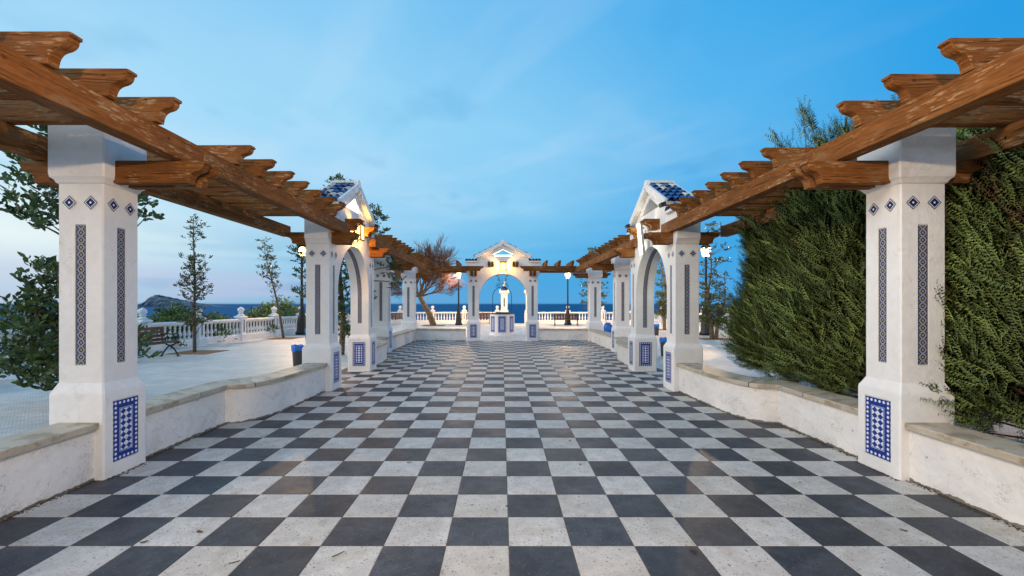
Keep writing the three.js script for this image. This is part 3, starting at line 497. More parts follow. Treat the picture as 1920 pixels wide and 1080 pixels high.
// ---------------------------------------------------------------- low walls with stone coping
function lowWall(pairs, label, top = 0.45, slab = 1.05, jointShift = 0) {
  const inn = pairs.map((p) => new THREE.Vector2(p[0], p[1])), out = pairs.map((p) => new THREE.Vector2(p[2], p[3]));
  const S = [0]; for (let i = 1; i < inn.length; i++) S.push(S[i - 1] + (inn[i].distanceTo(inn[i - 1]) + out[i].distanceTo(out[i - 1])) / 2);
  const L = S[S.length - 1], at2 = (s) => { let i = 0; while (i < S.length - 2 && s > S[i + 1]) i++; const t = (s - S[i]) / (S[i + 1] - S[i]); return [inn[i].clone().lerp(inn[i + 1], t), out[i].clone().lerp(out[i + 1], t)]; };
  const [m0] = at2(L / 2), t = thing('low_wall', label, 'wall', [m0.x, 0, -m0.y], 0, 'low white walls along the walk');
  const prism = (s0, s1, y0, y1, over, bev = 0, v0 = 0) => {
    const ss = [s0]; for (const q of S) if (q > s0 + 0.02 && q < s1 - 0.02) ss.push(q); ss.push(s1);
    const pos = [], uv = [], idx = []; const quad = (a, b, c, d, u) => { const n = pos.length / 3; for (const p of [a, b, c, d]) pos.push(p[0] - m0.x, p[1], p[2] + m0.y); for (const q of u) uv.push(...q); idx.push(n, n + 1, n + 2, n, n + 2, n + 3); };
    const rows = ss.map((s) => { const [i, o] = at2(s); const d = i.clone().sub(o).normalize(); const f = (p, k) => [p.x + d.x * k, -(p.y + d.y * k)]; return { s, a: f(i, over), b: f(o, -over), ab: f(i, over - bev), bb: f(o, -over + bev) }; });
    const w = 0.3;
    for (let k = 1; k < rows.length; k++) { const r = rows[k - 1], q = rows[k], yb = y1 - bev;
      quad([r.a[0], y0, r.a[1]], [q.a[0], y0, q.a[1]], [q.a[0], yb, q.a[1]], [r.a[0], yb, r.a[1]], [[r.s, y0 + v0], [q.s, y0 + v0], [q.s, yb + v0], [r.s, yb + v0]]);
      quad([q.b[0], y0, q.b[1]], [r.b[0], y0, r.b[1]], [r.b[0], yb, r.b[1]], [q.b[0], yb, q.b[1]], [[q.s + 1.7, y0 + v0], [r.s + 1.7, y0 + v0], [r.s + 1.7, yb + v0], [q.s + 1.7, yb + v0]]);
      if (bev) { quad([r.a[0], yb, r.a[1]], [q.a[0], yb, q.a[1]], [q.ab[0], y1, q.ab[1]], [r.ab[0], y1, r.ab[1]], [[r.s, 0], [q.s, 0], [q.s, bev], [r.s, bev]]); quad([q.b[0], yb, q.b[1]], [r.b[0], yb, r.b[1]], [r.bb[0], y1, r.bb[1]], [q.bb[0], y1, q.bb[1]], [[q.s, 0], [r.s, 0], [r.s, bev], [q.s, bev]]); }
      quad([r.ab[0], y1, r.ab[1]], [q.ab[0], y1, q.ab[1]], [q.bb[0], y1, q.bb[1]], [r.bb[0], y1, r.bb[1]], [[r.s, 0.05], [q.s, 0.05], [q.s, w + 0.05], [r.s, w + 0.05]]);
      quad([r.b[0], y0, r.b[1]], [q.b[0], y0, q.b[1]], [q.a[0], y0, q.a[1]], [r.a[0], y0, r.a[1]], [[r.s, 0.05], [q.s, 0.05], [q.s, w], [r.s, w]]); }
    for (const r of [rows[0], rows[rows.length - 1]]) { const A = [r.a[0], y0, r.a[1]], B = [r.b[0], y0, r.b[1]], C = [r.bb[0], y1, r.bb[1]], D = [r.ab[0], y1, r.ab[1]]; quad(A, D, C, B, [[0, y0], [0, y1], [w, y1], [w, y0]]); }
    let g = new THREE.BufferGeometry(); g.setAttribute('position', new THREE.Float32BufferAttribute(pos, 3)); g.setAttribute('uv', new THREE.Float32BufferAttribute(uv, 2)); g.setIndex(idx); g.computeVertexNormals(); return toCreasedNormals(g, 0.55);
  };
  const off = L * 0.7 + pairs[0][0]; const wg = prism(0, L, -0.01, top, 0); { const uv = wg.attributes.uv; for (let i = 0; i < uv.count; i++) uv.setX(i, uv.getX(i) + off); }
  const wm = M.wallDS || (M.wallDS = Object.assign(M.wall.clone(), { side: THREE.DoubleSide })), cm = M.copDS || (M.copDS = Object.assign(M.coping.clone(), { side: THREE.DoubleSide }));
  part('wall_body', wg, wm, t);
  const n = Math.max(1, Math.round(L / slab)), e = L / n;
  for (let i = 0; i < n; i++) {
    const g = prism(i * e + (i ? 0.007 : 0), (i + 1) * e - (i < n - 1 ? 0.007 : 0), top + 0.002, top + 0.055, 0.045, 0.007); const uv = g.attributes.uv; const du = hash2(i, Math.round(L * 100), 5) * 5, dv = hash2(i, Math.round(L * 90), 6) * 5; for (let q = 0; q < uv.count; q++) uv.setXY(q, uv.getX(q) + du, uv.getY(q) + dv);
    part('coping_slab', g, cm, t);
    if (i) part('joint_tile', prism(i * e - 0.006, i * e + 0.006, top + 0.002, top + 0.052, 0.043), M.glazeNavyDS || (M.glazeNavyDS = Object.assign(M.glazeNavy.clone(), { side: THREE.DoubleSide })), t);
  }
  return t;
}
const curveW = [[3.56, 4.545, 3.83, 4.545], [3.56, 5.98, 3.83, 6.12], [3.48, 5.985, 3.79, 6.22], [3.38, 6.02, 3.73, 6.33], [3.28, 6.13, 3.62, 6.46], [3.21, 6.35, 3.53, 6.62], [3.165, 6.65, 3.47, 6.83], [3.14, 7.0, 3.43, 7.1], [3.11, 8.165, 3.40, 8.165]];
const mirD = (w) => [...w].reverse().map(([a, b, c, d]) => [a + (a > 3.5 ? 0.05 : 0), 19.3 - b, c + (a > 3.5 ? 0.05 : 0), 19.3 - d]);
for (const s of [-1, 1]) {
  const S = (w) => w.map(([a, b, c, d]) => [s * a, b, s * c, d]);
  lowWall(S([[3.56, -0.05, 3.83, -0.05], [3.56, 4.055, 3.83, 4.055]]), s < 0 ? 'straight low white wall, grimy foot, between entrance and the column by the broad-leaved tree' : 'straight low white wall between entrance and the column among the conifers');
  lowWall(S(curveW), s < 0 ? 'curving low white wall with stone coping running into the lantern-lit arch' : 'curving low white wall in front of the conifers running into the strip-lit arch');
  lowWall(S(mirD(curveW)), s < 0 ? 'curving low white wall on the far side of the lantern-lit arch' : 'curving low white wall on the far side of the strip-lit arch');
  lowWall(S([[3.61, 15.21, 3.88, 15.21], [3.61, 19.2, 3.88, 19.2]]), s < 0 ? 'straight low white wall leading to the corner column by the tamarisk' : 'straight low white wall in front of the blue litter bin');
  lowWall([[s * 3.585, 19.42, s * 3.585, 19.70], [s * 1.53, 19.42, s * 1.53, 19.70]], s < 0 ? 'short low white wall joining the well arch, tamarisk behind' : 'short low white wall joining the well arch, bench behind');
  lowWall([[s * 3.585, -0.30, s * 3.585, -0.58], [s * 1.53, -0.30, s * 1.53, -0.58]], s < 0 ? 'short low white wall beside the entrance arch on the bench side' : 'short low white wall beside the entrance arch on the conifer side');
}
console.log('walls');

// ---------------------------------------------------------------- balustrades
const balGeo = lathe([[0.055, 0], [0.055, 0.05], [0.036, 0.06], [0.036, 0.085], [0.062, 0.13], [0.068, 0.18], [0.055, 0.24], [0.034, 0.31], [0.03, 0.37], [0.043, 0.40], [0.03, 0.42], [0.034, 0.46], [0.052, 0.475], [0.052, 0.51]], 10);
const ballGeo = lathe([[0.001, 0], [0.16, 0], [0.16, 0.03], [0.12, 0.05], [0.075, 0.09], [0.07, 0.115], [0.11, 0.125], [0.115, 0.14], [0.075, 0.15], [0.105, 0.19], [0.135, 0.245], [0.128, 0.30], [0.09, 0.345], [0.055, 0.36], [0.03, 0.385], [0.001, 0.39]], 16);
const postBody = uvJit(rectLoft([[0.18, 0.18, -0.02], [0.18, 0.18, 0.24], [0.15, 0.15, 0.27], [0.15, 0.15, 0.92], [0.2, 0.2, 0.95], [0.2, 0.2, 1.0], [0.16, 0.16, 1.03]], 0.01), 500);
const postStrip = (() => { const g = box(0.07, 0.5, 0.006), uv = g.attributes.uv; for (let i = 0; i < uv.count; i++) uv.setXY(i, uv.getX(i), uv.getY(i) * 8); return g; })();
function balustrade(label, nodes, posts) {      // nodes: positions of posts (x, depth); each run between them carries rail, kerb and balusters
  const A = nodes[0], B = nodes[nodes.length - 1], t = thing('balustrade', label, 'balustrade', [(A[0] + B[0]) / 2, 0, -(A[1] + B[1]) / 2], 0, 'white stone balustrades round the terrace');
  const lx = (x) => x - t.position.x, lz = (d) => -d - t.position.z, ang = Math.atan2(-(B[1] - A[1]), B[0] - A[0]);
  nodes.forEach(([x, d], i) => {
    if (posts[i]) { const p = part('post', postBody, M.white, t, [lx(x), 0, lz(d)], [0, -ang, 0]); part('ball_finial', ballGeo, M.white, p, [0, 1.03, 0]); for (const r of [0, 1, 2, 3]) part('blue_tile_strip', postStrip, M.strip, p, [Math.sin(r * Math.PI / 2) * 0.151, 0.6, Math.cos(r * Math.PI / 2) * 0.151], [0, r * Math.PI / 2, 0]); }
    if (!i) return; const [xa, da] = nodes[i - 1], L = Math.hypot(x - xa, d - da), ux = (x - xa) / L, ud = (d - da) / L, g0 = posts[i - 1] ? 0.145 : 0.02, g1 = posts[i] ? 0.145 : 0.02, len = L - g0 - g1, mx = xa + ux * (g0 + len / 2), md = da + ud * (g0 + len / 2), ry = Math.atan2(ud, ux);
    part('kerb', uvJit(rectLoft([[len / 2, 0.12, -0.02], [len / 2, 0.12, 0.2], [len / 2, 0.1, 0.225], [len / 2, 0.1, 0.262]], 0.008), 510 + i), M.white, t, [lx(mx), 0, lz(md)], [0, ry, 0]);
    part('top_rail', uvJit(rectLoft([[len / 2, 0.07, 0.772], [len / 2, 0.1, 0.80], [len / 2, 0.125, 0.83], [len / 2, 0.125, 0.875], [len / 2, 0.09, 0.905]], 0.008), 530 + i), M.white, t, [lx(mx), 0, lz(md)], [0, ry, 0]);
    const n = Math.max(2, Math.round(len / 0.225)); for (let k = 0; k < n; k++) { const q = g0 + len * (k + 0.5) / n; part('baluster', balGeo, M.white, t, [lx(xa + ux * q), 0.262, lz(da + ud * q)]); }
  });
  return t;
}
const sideX = (d) => 11.75 - 0.103 * (d - 15.2);
{ const ds = []; for (let d = 10.35; d < 36; d += 2.42) ds.push(d); const ds2 = [...ds, 37]; const nL = ds2.map((d) => [-sideX(d), d]), nR = ds2.map((d) => [sideX(d), d]);
  balustrade('white balustrade with ball finials behind the benches and slender trees, shrubs outside', nL, nL.map(() => 1));
  balustrade('white balustrade with ball finials behind the conifers', nR, nR.map(() => 1)); }
balustrade('white balustrade against the sea behind the tamarisk', [[-9.2, 37], [-8.1, 37], [-5.52, 37], [-2.99, 37], [-0.36, 37]], [0, 1, 1, 1, 1]);
balustrade('white balustrade against the sea behind the lamp with the bench', [[2.42, 37], [5.25, 37], [8.05, 37], [9.2, 37]], [0, 1, 1, 0]);
// two tall pillars flank the gap to the lookout
function pillar(px, label) {
  const t = thing('lookout_pillar', label, 'pillar', [at(px, 37), 0, -37], 0, 'pillars at the gap to the lookout');
  part('base', uvJit(rectLoft([[0.36, 0.36, -0.02], [0.36, 0.36, 0.8], [0.33, 0.33, 0.86], [0.33, 0.33, 1.02], [0.28, 0.28, 1.08]], 0.01), 610), M.white, t);
  part('shaft', uvJit(rectLoft([[0.26, 0.26, 1.08], [0.26, 0.26, 2.3], [0.3, 0.3, 2.34], [0.4, 0.4, 2.46], [0.4, 0.4, 2.54], [0.3, 0.3, 2.6]], 0.01), 620), M.white, t);
  for (let f = 0; f < 4; f++) { const r = f * Math.PI / 2; part('mosaic_strip', stripGeo(0.12, 0.7), M.strip, t, [Math.sin(r) * 0.262, 1.68, Math.cos(r) * 0.262], [0, r, 0]); part('corner_knob', lathe([[0.001, 0], [0.05, 0], [0.07, 0.06], [0.05, 0.13], [0.001, 0.17]], 8), M.white, t, [Math.sin(r + 0.785) * 0.44, 2.53, Math.cos(r + 0.785) * 0.44]); }
  part('dome', lathe([[0.3, 2.6], [0.3, 2.66], [0.26, 2.78], [0.16, 2.88], [0.09, 2.93], [0.08, 2.97]], 14), M.glazeNavy, t);
  part('spire', lathe([[0.1, 2.97], [0.11, 3.02], [0.05, 3.08], [0.04, 3.25], [0.06, 3.3], [0.02, 3.36], [0.001, 3.52]], 10), M.white, t);
}
pillar(945.5, 'tall white pillar with dark blue dome rising behind the well'); pillar(992, 'tall white pillar half hidden by the pier of the well arch');
console.log('balustrades');

// ---------------------------------------------------------------- well
{
  const Z = 23.2, t = thing('tiled_well', 'hexagonal white well with blue tile panels and wrought iron hoop', 'well', [at(941.5, Z), 0, -Z]);
  const hex = (r, y0, y1) => new THREE.CylinderGeometry(r, r, y1 - y0, 6, 1).rotateY(Math.PI / 6).translate(0, (y0 + y1) / 2, 0);
  part('foot', uvJit(hex(0.66, -0.015, 0.07), 650), M.white, t); part('well_body', uvJit(hex(0.615, 0.07, 1.03), 651), M.white, t); part('well_rim', hex(0.64, 1.032, 1.085), std({ color: new THREE.Color().setRGB(0.06, 0.055, 0.05), roughness: 0.5 }), t);
  const lat = new THREE.MeshPhysicalMaterial({ map: canvasTex(256, 512, panelDraw(5, 13)), roughness: 0.4, specularIntensity: 0.5 }), ap = 0.615 * Math.cos(Math.PI / 6);
  for (let k = 0; k < 6; k++) { const r = k * Math.PI / 3; part('tiled_panel', box(0.40, 0.80, 0.012), lat, t, [Math.sin(r) * (ap + 0.003), 0.55, Math.cos(r) * (ap + 0.003)], [0, r, 0]); }
  part('well_lid', lathe([[0.001, 1.087], [0.34, 1.087], [0.34, 1.13], [0.001, 1.13]], 16), M.iron, t);
  const hoop = []; for (let i = 0; i <= 24; i++) { const a = Math.PI - Math.PI * i / 24; hoop.push([0.47 * Math.cos(a), 1.92 + 0.47 * Math.sin(a), 0]); }
  part('iron_hoop', taperTube([[-0.47, 1.08, 0], [-0.47, 1.5, 0], ...hoop, [0.47, 1.5, 0], [0.47, 1.08, 0]], Array(29).fill(0.018), 6), M.iron, t);
  const sc = []; const spiral = (cx, cy, r, a0, turns, dir) => { const p = []; for (let i = 0; i <= 22; i++) { const q = i / 22, a = a0 + dir * turns * 2 * Math.PI * q, rr = r * (1 - 0.75 * q); p.push([cx + Math.cos(a) * rr, cy + Math.sin(a) * rr, 0]); } sc.push(taperTube(p, Array(23).fill(0.009), 5)); };
  for (const s of [-1, 1]) { sc.push(taperTube([[s * 0.19, 2.36, 0], [s * 0.11, 2.46, 0], [s * 0.09, 2.6, 0], [s * 0.12, 2.74, 0], [s * 0.19, 2.9, 0], [s * 0.24, 3.0, 0]], Array(6).fill(0.011), 5)); spiral(s * 0.2, 2.55, 0.08, s > 0 ? Math.PI : 0, 1.4, s); spiral(s * 0.27, 2.42, 0.07, s > 0 ? Math.PI : 0, 1.3, -s); spiral(s * 0.19, 2.76, 0.07, s > 0 ? Math.PI : 0, 1.3, s); spiral(s * 0.27, 2.98, 0.06, s > 0 ? Math.PI : 0, 1.3, s); }
  sc.push(taperTube([[0, 2.39, 0], [0, 2.7, 0], [0, 2.95, 0]], [0.014, 0.012, 0.004], 5));
  part('iron_scrollwork', mergeGeometries(sc), M.iron, t);
}
// ---------------------------------------------------------------- street lamps
M.lampIron = new THREE.MeshPhysicalMaterial({ color: new THREE.Color().setRGB(0.003, 0.003, 0.003), roughness: 0.7, specularIntensity: 0.12 });
function streetLamp(x, d, H, label) {
  const t = thing('street_lamp', label, 'street lamp', [x, 0, -d], 0.2, 'lantern posts round the terrace'), k = H / 4.05; t.scale.setScalar(k);
  part('base', lathe([[0.001, -0.015], [0.27, -0.015], [0.27, 0.1], [0.22, 0.16], [0.20, 0.55], [0.17, 0.72], [0.185, 0.78], [0.14, 0.84], [0.12, 1.1], [0.095, 1.16]], 12), M.iron, t);
  part('shaft', lathe([[0.095, 1.16], [0.075, 1.2], [0.068, 1.5], [0.085, 1.53], [0.06, 1.58], [0.05, 3.2], [0.075, 3.24], [0.05, 3.28], [0.045, 3.36]], 12), M.iron, t);
  const L = new THREE.Group(); L.name = 'lantern'; t.add(L); const fr = [], a = 0.095, b = 0.165, y0 = 3.4, y1 = 3.82;
  for (const [sx, sz] of [[1, 1], [1, -1], [-1, 1], [-1, -1]]) fr.push(taperTube([[sx * a, y0, sz * a], [sx * b, y1, sz * b]], [0.012, 0.012], 5).toNonIndexed());
  fr.push(box(2 * a + 0.03, 0.03, 2 * a + 0.03, 0, y0, 0).toNonIndexed(), new THREE.CylinderGeometry(0.235, 0.25, 0.03, 4).rotateY(Math.PI / 4).translate(0, y1 + 0.015, 0).toNonIndexed());
  part('lantern_frame', mergeGeometries(fr.map((g) => { for (const n of Object.keys(g.attributes)) if (!['position', 'normal'].includes(n)) g.deleteAttribute(n); return g; })), M.lampIron, L);
  part('lantern_hood', lathe([[0.21, y1 + 0.03], [0.13, y1 + 0.13], [0.07, y1 + 0.17], [0.05, y1 + 0.2], [0.05, y1 + 0.21], [0.015, y1 + 0.24], [0.001, y1 + 0.27]], 12), M.lampIron, L);
  for (let f = 0; f < 4; f++) { const r = f * Math.PI / 2; const q = [[-a, y0 + 0.015, a], [a, y0 + 0.015, a], [b, y1, b], [-b, y1, b]]; const g = new THREE.BufferGeometry(); g.setAttribute('position', new THREE.Float32BufferAttribute(q.flat(), 3)); g.setIndex([0, 1, 2, 0, 2, 3]); g.computeVertexNormals(); part('glass_pane', g, M.glass, L, null, [0, r, 0]); }
  part('bulb', lathe([[0.001, y0 + 0.06], [0.04, y0 + 0.08], [0.075, y0 + 0.22], [0.085, y0 + 0.3], [0.05, y0 + 0.37], [0.001, y0 + 0.38]], 12), M.glowWarm, L);
  const p = new THREE.PointLight(new THREE.Color().setRGB(1, 0.64, 0.32), 110); p.position.set(0, y0 + 0.25, 0); p.castShadow = true; p.shadow.radius = 4; L.add(p);
}
streetLamp(at(860, 34.4), 34.4, 4.06, 'black lantern post beside the tamarisk'); streetLamp(at(1064.5, 34.4), 34.4, 4.06, 'black lantern post behind the bench facing the walk');
streetLamp(at(566, 23.6), 23.6, 4.68, 'tall black lantern post near the leaning slender tree'); streetLamp(10.6, 3.4, 4.6, 'tall black lantern post on the paving behind the conifer at the entrance side'); streetLamp(at(1323.5, 23.2), 23.2, 4.6, 'tall black lantern post beside the many-stemmed tree by the conifers');

// ---------------------------------------------------------------- benches
const benchProto = (() => {
  const t = thing('park_bench', '', 'bench', [0, 0, 0], 0, 'brown slatted benches with iron ends'); const L = 1.8; // seat faces +z
  for (const x of [-0.8, 0.8]) { const g = []; const tube = (p, r = 0.022) => g.push(taperTube(p, p.map(() => r), 6));
    const curve = (pts) => new THREE.CatmullRomCurve3(pts.map((p) => new THREE.Vector3(x, p[0], p[1]))).getPoints(14);
    tube(curve([[0, -0.26], [0.06, -0.22], [0.2, -0.12], [0.3, -0.02], [0.33, 0.1], [0.40, 0.2], [0.43, 0.26]])); tube(curve([[0, 0.25], [0.06, 0.22], [0.2, 0.13], [0.3, 0.02], [0.34, -0.1], [0.42, -0.19]]));
    tube(curve([[0.41, 0.27], [0.40, 0.0], [0.39, -0.18], [0.55, -0.23], [0.82, -0.30]])); tube(curve([[0.62, -0.24], [0.66, -0.1], [0.64, 0.1], [0.66, 0.2], [0.61, 0.26], [0.55, 0.24], [0.55, 0.18], [0.59, 0.17]]), 0.018); tube(curve([[0.42, 0.2], [0.5, 0.16], [0.56, 0.08], [0.53, 0.02], [0.49, 0.05]]), 0.016); tube(curve([[0.42, -0.12], [0.5, -0.14], [0.57, -0.08], [0.54, -0.02], [0.5, -0.05]]), 0.016);
    g.push(box(0.05, 0.02, 0.1, x, 0.0, 0.25).toNonIndexed(), box(0.05, 0.02, 0.1, x, 0.0, -0.26).toNonIndexed());
    part('iron_end', mergeGeometries(g.map((q) => (q.index ? q.toNonIndexed() : q))), M.iron, t); }
  for (let i = 0; i < 5; i++) part('seat_slat', boxUV(box(L, 0.03, 0.075), i * 0.3, i * 0.11), M.slat, t, [0, 0.43 + (i === 4 ? -0.008 : 0), -0.14 + i * 0.09]);
  for (let i = 0; i < 4; i++) part('back_slat', boxUV(box(L, 0.085, 0.028), i * 0.4, i * 0.13), M.slat, t, [0, 0.5 + i * 0.108 , -0.205 - i * 0.028], [-0.25, 0, 0]);
  return t;
})();
{ const list = [[[-9.86, 0, -13.0], Math.PI / 2, 'brown slatted bench next to the straight slender tree'], [[-9.95, 0, -8.55], Math.PI / 2, 'brown slatted bench half hidden by the broad-leaved tree'], [[at(1061.5, 32.9), 0, -32.9], 0, 'brown slatted bench in front of a lantern post, sea behind'], [[at(898, 36), 0, -36], 0, 'brown slatted bench partly hidden by the tiled well'], [[at(742, 35), 0, -35], 0, 'brown slatted bench beyond the two far columns, near the tamarisk'], [[at(1186, 34), 0, -34], 0, 'brown slatted bench seen past the column beside the strip-lit arch']];
  list.forEach(([p, r, l], i) => { if (!i) { benchProto.position.set(...p); benchProto.rotation.y = r; benchProto.userData.label = l; } else dup(benchProto, p, r, l); }); }
// ---------------------------------------------------------------- litter bins
const bagMat = new THREE.MeshPhysicalMaterial({ color: new THREE.Color().setRGB(0.01, 0.16, 0.6), roughness: 0.35, side: THREE.DoubleSide }), binMat = std({ color: new THREE.Color().setRGB(0.05, 0.055, 0.05), roughness: 0.6 });
const binProto = (() => { const t = thing('litter_bin', '', 'litter bin', [0, 0, 0], 0, 'grey bins with blue bags');
  part('bin_body', lathe([[0.001, -0.012], [0.095, -0.012], [0.125, 0.44], [0.13, 0.5], [0.12, 0.5], [0.09, 0.02], [0.001, 0.02]], 16), binMat, t);
  const g = lathe([[0.132, 0.40], [0.137, 0.45], [0.141, 0.53], [0.12, 0.545], [0.11, 0.45]], 28), p = g.attributes.position; for (let i = 0; i < p.count; i++) { const a = Math.atan2(p.getX(i), p.getZ(i)), y = p.getY(i), w = 1 + 0.03 * Math.sin(a * 9 + 1) + 0.03 * Math.sin(a * 4); p.setXYZ(i, p.getX(i) * w, y + (y < 0.46 ? 0.02 * Math.sin(a * 3) + 0.012 * Math.sin(a * 7) : 0.012 * Math.sin(a * 5)), p.getZ(i) * w); } g.computeVertexNormals(); part('bag', g, bagMat, t); return t; })();
{ const ls = [[[-4.97, 0, -11.3], 'small grey bin with blue bag beside the lantern-lit arch'], [[4.83, 0, -13.8], 'small grey bin with blue bag behind the strip-lit arch'], [[-7.75, 0, -18.6], 'small grey bin on the open paving past the leaning slender tree'], [[at(1231, 23), 0, -23], 'small grey bin on the paving beyond the strip-lit arch']];
  ls.forEach(([p, l], i) => { if (!i) { binProto.position.set(...p); binProto.userData.label = l; } else dup(binProto, p, i, l); }); }
{ const t = thing('blue_bin', 'round-topped bright blue bin behind the low wall', 'bin', [at(1140, 18), 0, -18]); const bm2 = new THREE.MeshPhysicalMaterial({ color: new THREE.Color().setRGB(0.012, 0.12, 0.5), roughness: 0.4 }); part('bin_body', lathe([[0.001, -0.012], [0.15, -0.012], [0.165, 0.55]], 18), bm2, t); part('bin_lid', lathe([[0.17, 0.55], [0.175, 0.6], [0.165, 0.7], [0.12, 0.79], [0.06, 0.82], [0.001, 0.825]], 18), bm2, t); }
console.log('furniture');

// ---------------------------------------------------------------- broad-leaved trees and shrubs
class Leaves {
  constructor(seed) { this.p = []; this.n = []; this.c = []; this.i = []; this.R = mulberry(seed); }
  leaf(P, D, len, wid, col) {
    const R = this.R, d = D.clone().normalize(), side = new THREE.Vector3(R() - 0.5, R() - 0.5, R() - 0.5).cross(d).normalize(), up = new THREE.Vector3().crossVectors(side, d).normalize(), k = this.p.length / 3;
    const v = (a, b, c) => { const q = P.clone().addScaledVector(d, a * len).addScaledVector(side, b * wid).addScaledVector(up, c * wid); this.p.push(q.x, q.y, q.z); };
    v(0, 0, 0); v(0.4, 0.5, 0.14); v(0.75, 0.34, 0.08); v(1, 0, -0.12); v(0.75, -0.34, 0.08); v(0.4, -0.5, 0.14); v(0.5, 0, -0.04);
    for (let j = 0; j < 7; j++) { this.n.push(up.x, up.y, up.z); this.c.push(...col); }
    this.i.push(k, k + 1, k + 6, k + 1, k + 2, k + 6, k + 2, k + 3, k + 6, k + 3, k + 4, k + 6, k + 4, k + 5, k + 6, k + 5, k, k + 6);
  }
  tuft(C, rad, n, len, pal, squash = 0.8) { // short twigs that carry leaves, so that leaves cluster
    const R = this.R; let left = n;
    while (left > 0) {
      const o = new THREE.Vector3(R() * 2 - 1, R() * 2 - 1, R() * 2 - 1); if (o.lengthSq() > 1) continue; o.multiplyScalar(rad); o.y *= squash;
      const dir = o.clone().normalize().add(new THREE.Vector3((R() - 0.5), 0.5 + R() * 0.4, (R() - 0.5))).normalize(), P = C.clone().add(o), m = 5 + Math.floor(R() * 4);
      const base = pal[Math.floor(R() * pal.length)], k = 0.75 + R() * 0.5, col = base.map((x) => x * k);
      for (let j = 0; j < m; j++) { const a = j * 2.4 + R(), q = P.clone().addScaledVector(dir, j * len * 0.22), s = new THREE.Vector3(Math.cos(a), 0.25, Math.sin(a)).addScaledVector(dir, 0.8); this.leaf(q, s, len * (0.7 + R() * 0.5), len * 0.46, col); }
      left -= m;
    }
  }
  mesh(parent, name = 'crown') { const g = new THREE.BufferGeometry(); g.setAttribute('position', new THREE.Float32BufferAttribute(this.p, 3)); g.setAttribute('normal', new THREE.Float32BufferAttribute(this.n, 3)); g.setAttribute('color', new THREE.Float32BufferAttribute(this.c, 3)); g.setIndex(this.i); return part(name, g, M.leaf, parent); }
}
const PAL = { olive: [[0.085, 0.10, 0.026], [0.06, 0.09, 0.024], [0.11, 0.115, 0.036]], deep: [[0.045, 0.085, 0.024], [0.065, 0.115, 0.032], [0.09, 0.145, 0.04]], hedge: [[0.09, 0.16, 0.024], [0.125, 0.2, 0.03], [0.06, 0.12, 0.02]] };
function bend(a, b, R, k = 0.12, n = 5) { const o = [], L = a.distanceTo(b); const w = new THREE.Vector3((R() - 0.5) * k * L, (R() - 0.2) * k * L, (R() - 0.5) * k * L); for (let i = 0; i <= n; i++) { const t = i / n; o.push(a.clone().lerp(b, t).addScaledVector(w, Math.sin(t * Math.PI))); } return o; }
// trunk: list of [x, y, z, r]; tufts: list of [x, y, z, radius, leaves]
function leafTree(name, label, category, pos, trunks, tufts, leafLen, pal, seed, group, dense = [1, 1]) {
  const t = thing(name, label, category, pos, 0, group), R = mulberry(seed), L = new Leaves(seed + 1), wood = [];
  const nodes = [];
  for (const tr of trunks) { const cv = new THREE.CatmullRomCurve3(tr.map((q) => new THREE.Vector3(q[0], q[1], q[2]))), N = 18, pts = cv.getPoints(N), rad = pts.map((_, i) => { const f = i / N * (tr.length - 1), a = Math.min(Math.floor(f), tr.length - 2); return tr[a][3] + (tr[a + 1][3] - tr[a][3]) * (f - a); }); wood.push(taperTube(pts, rad, 8)); pts.forEach((p, i) => nodes.push([p, rad[i]])); }
  const limbs = [];
  for (const [x, y, z, r, n] of tufts) {
    const C = new THREE.Vector3(x, y, z); let best = null, bd = 1e9; for (const q of nodes) { const dy = C.y - q[0].y, d = q[0].distanceTo(C) + (dy < 0.08 ? 0.6 : 0); if (d < bd) { bd = d; best = q; } }
    if (bd > 0.05) { const b = bend(best[0], C, R), r0 = Math.min(best[1] * 0.7, 0.012 + 0.014 * bd); limbs.push(taperTube(b, b.map((_, i) => r0 * (1 - 0.7 * i / 5)), 5)); }
    L.tuft(C, r * dense[1], Math.round(n * dense[0]), leafLen, pal);
  }
  part('trunk', mergeGeometries(wood), M.bark, t); if (limbs.length) part('branches', mergeGeometries(limbs), M.bark, t); L.mesh(t); return t;
}
function layers(seed, list, lean = [0, 0], top = 1) { // list [height, spread, tufts, radius, leaves]
  const R = mulberry(seed), o = []; for (const [h, s, n, r, lv] of list) for (let k = 0; k < n; k++) { const a = (k + R()) / n * 2 * Math.PI, q = s * (0.35 + 0.65 * R()); o.push([lean[0] * h / top + Math.cos(a) * q, h + (R() - 0.5) * 0.2, lean[1] * h / top + Math.sin(a) * q * 0.8, r * (0.7 + 0.6 * R()), Math.round(lv * (0.6 + 0.8 * R()))]); } return o;
}
function pit(x, d, w = 1.0) { structure('tree_pit', boxUV(box(w, 0.012, w, x, -0.010, -d)), M.soil, 'square of bare brown earth in the paving under a tree', 'soil'); }
{ // straight slender tree
  const d = 14.9, x = at(365, d); pit(x + 0.1, d, 1.3);
  leafTree('slender_tree', 'straight slender young tree next to the bench', 'tree', [x, 0, -d], [[[0, -0.05, 0, 0.055], [-0.01, 1.2, 0, 0.045], [0, 2.4, 0, 0.03], [-0.03, 3.4, 0, 0.018], [-0.05, 4.3, 0, 0.006]]],
    layers(31, [[0.95, 0.32, 9, 0.15, 60], [1.25, 0.2, 4, 0.1, 26], [1.75, 0.42, 6, 0.12, 34], [2.05, 0.52, 9, 0.13, 38], [2.35, 0.5, 9, 0.13, 36], [2.65, 0.42, 8, 0.12, 34], [2.95, 0.36, 7, 0.12, 32], [3.3, 0.1, 2, 0.08, 12], [3.7, 0.2, 5, 0.1, 24], [4.0, 0.28, 6, 0.09, 20], [4.25, 0.28, 5, 0.07, 12]]), 0.075, PAL.olive, 31, 'trees on the terrace');
}
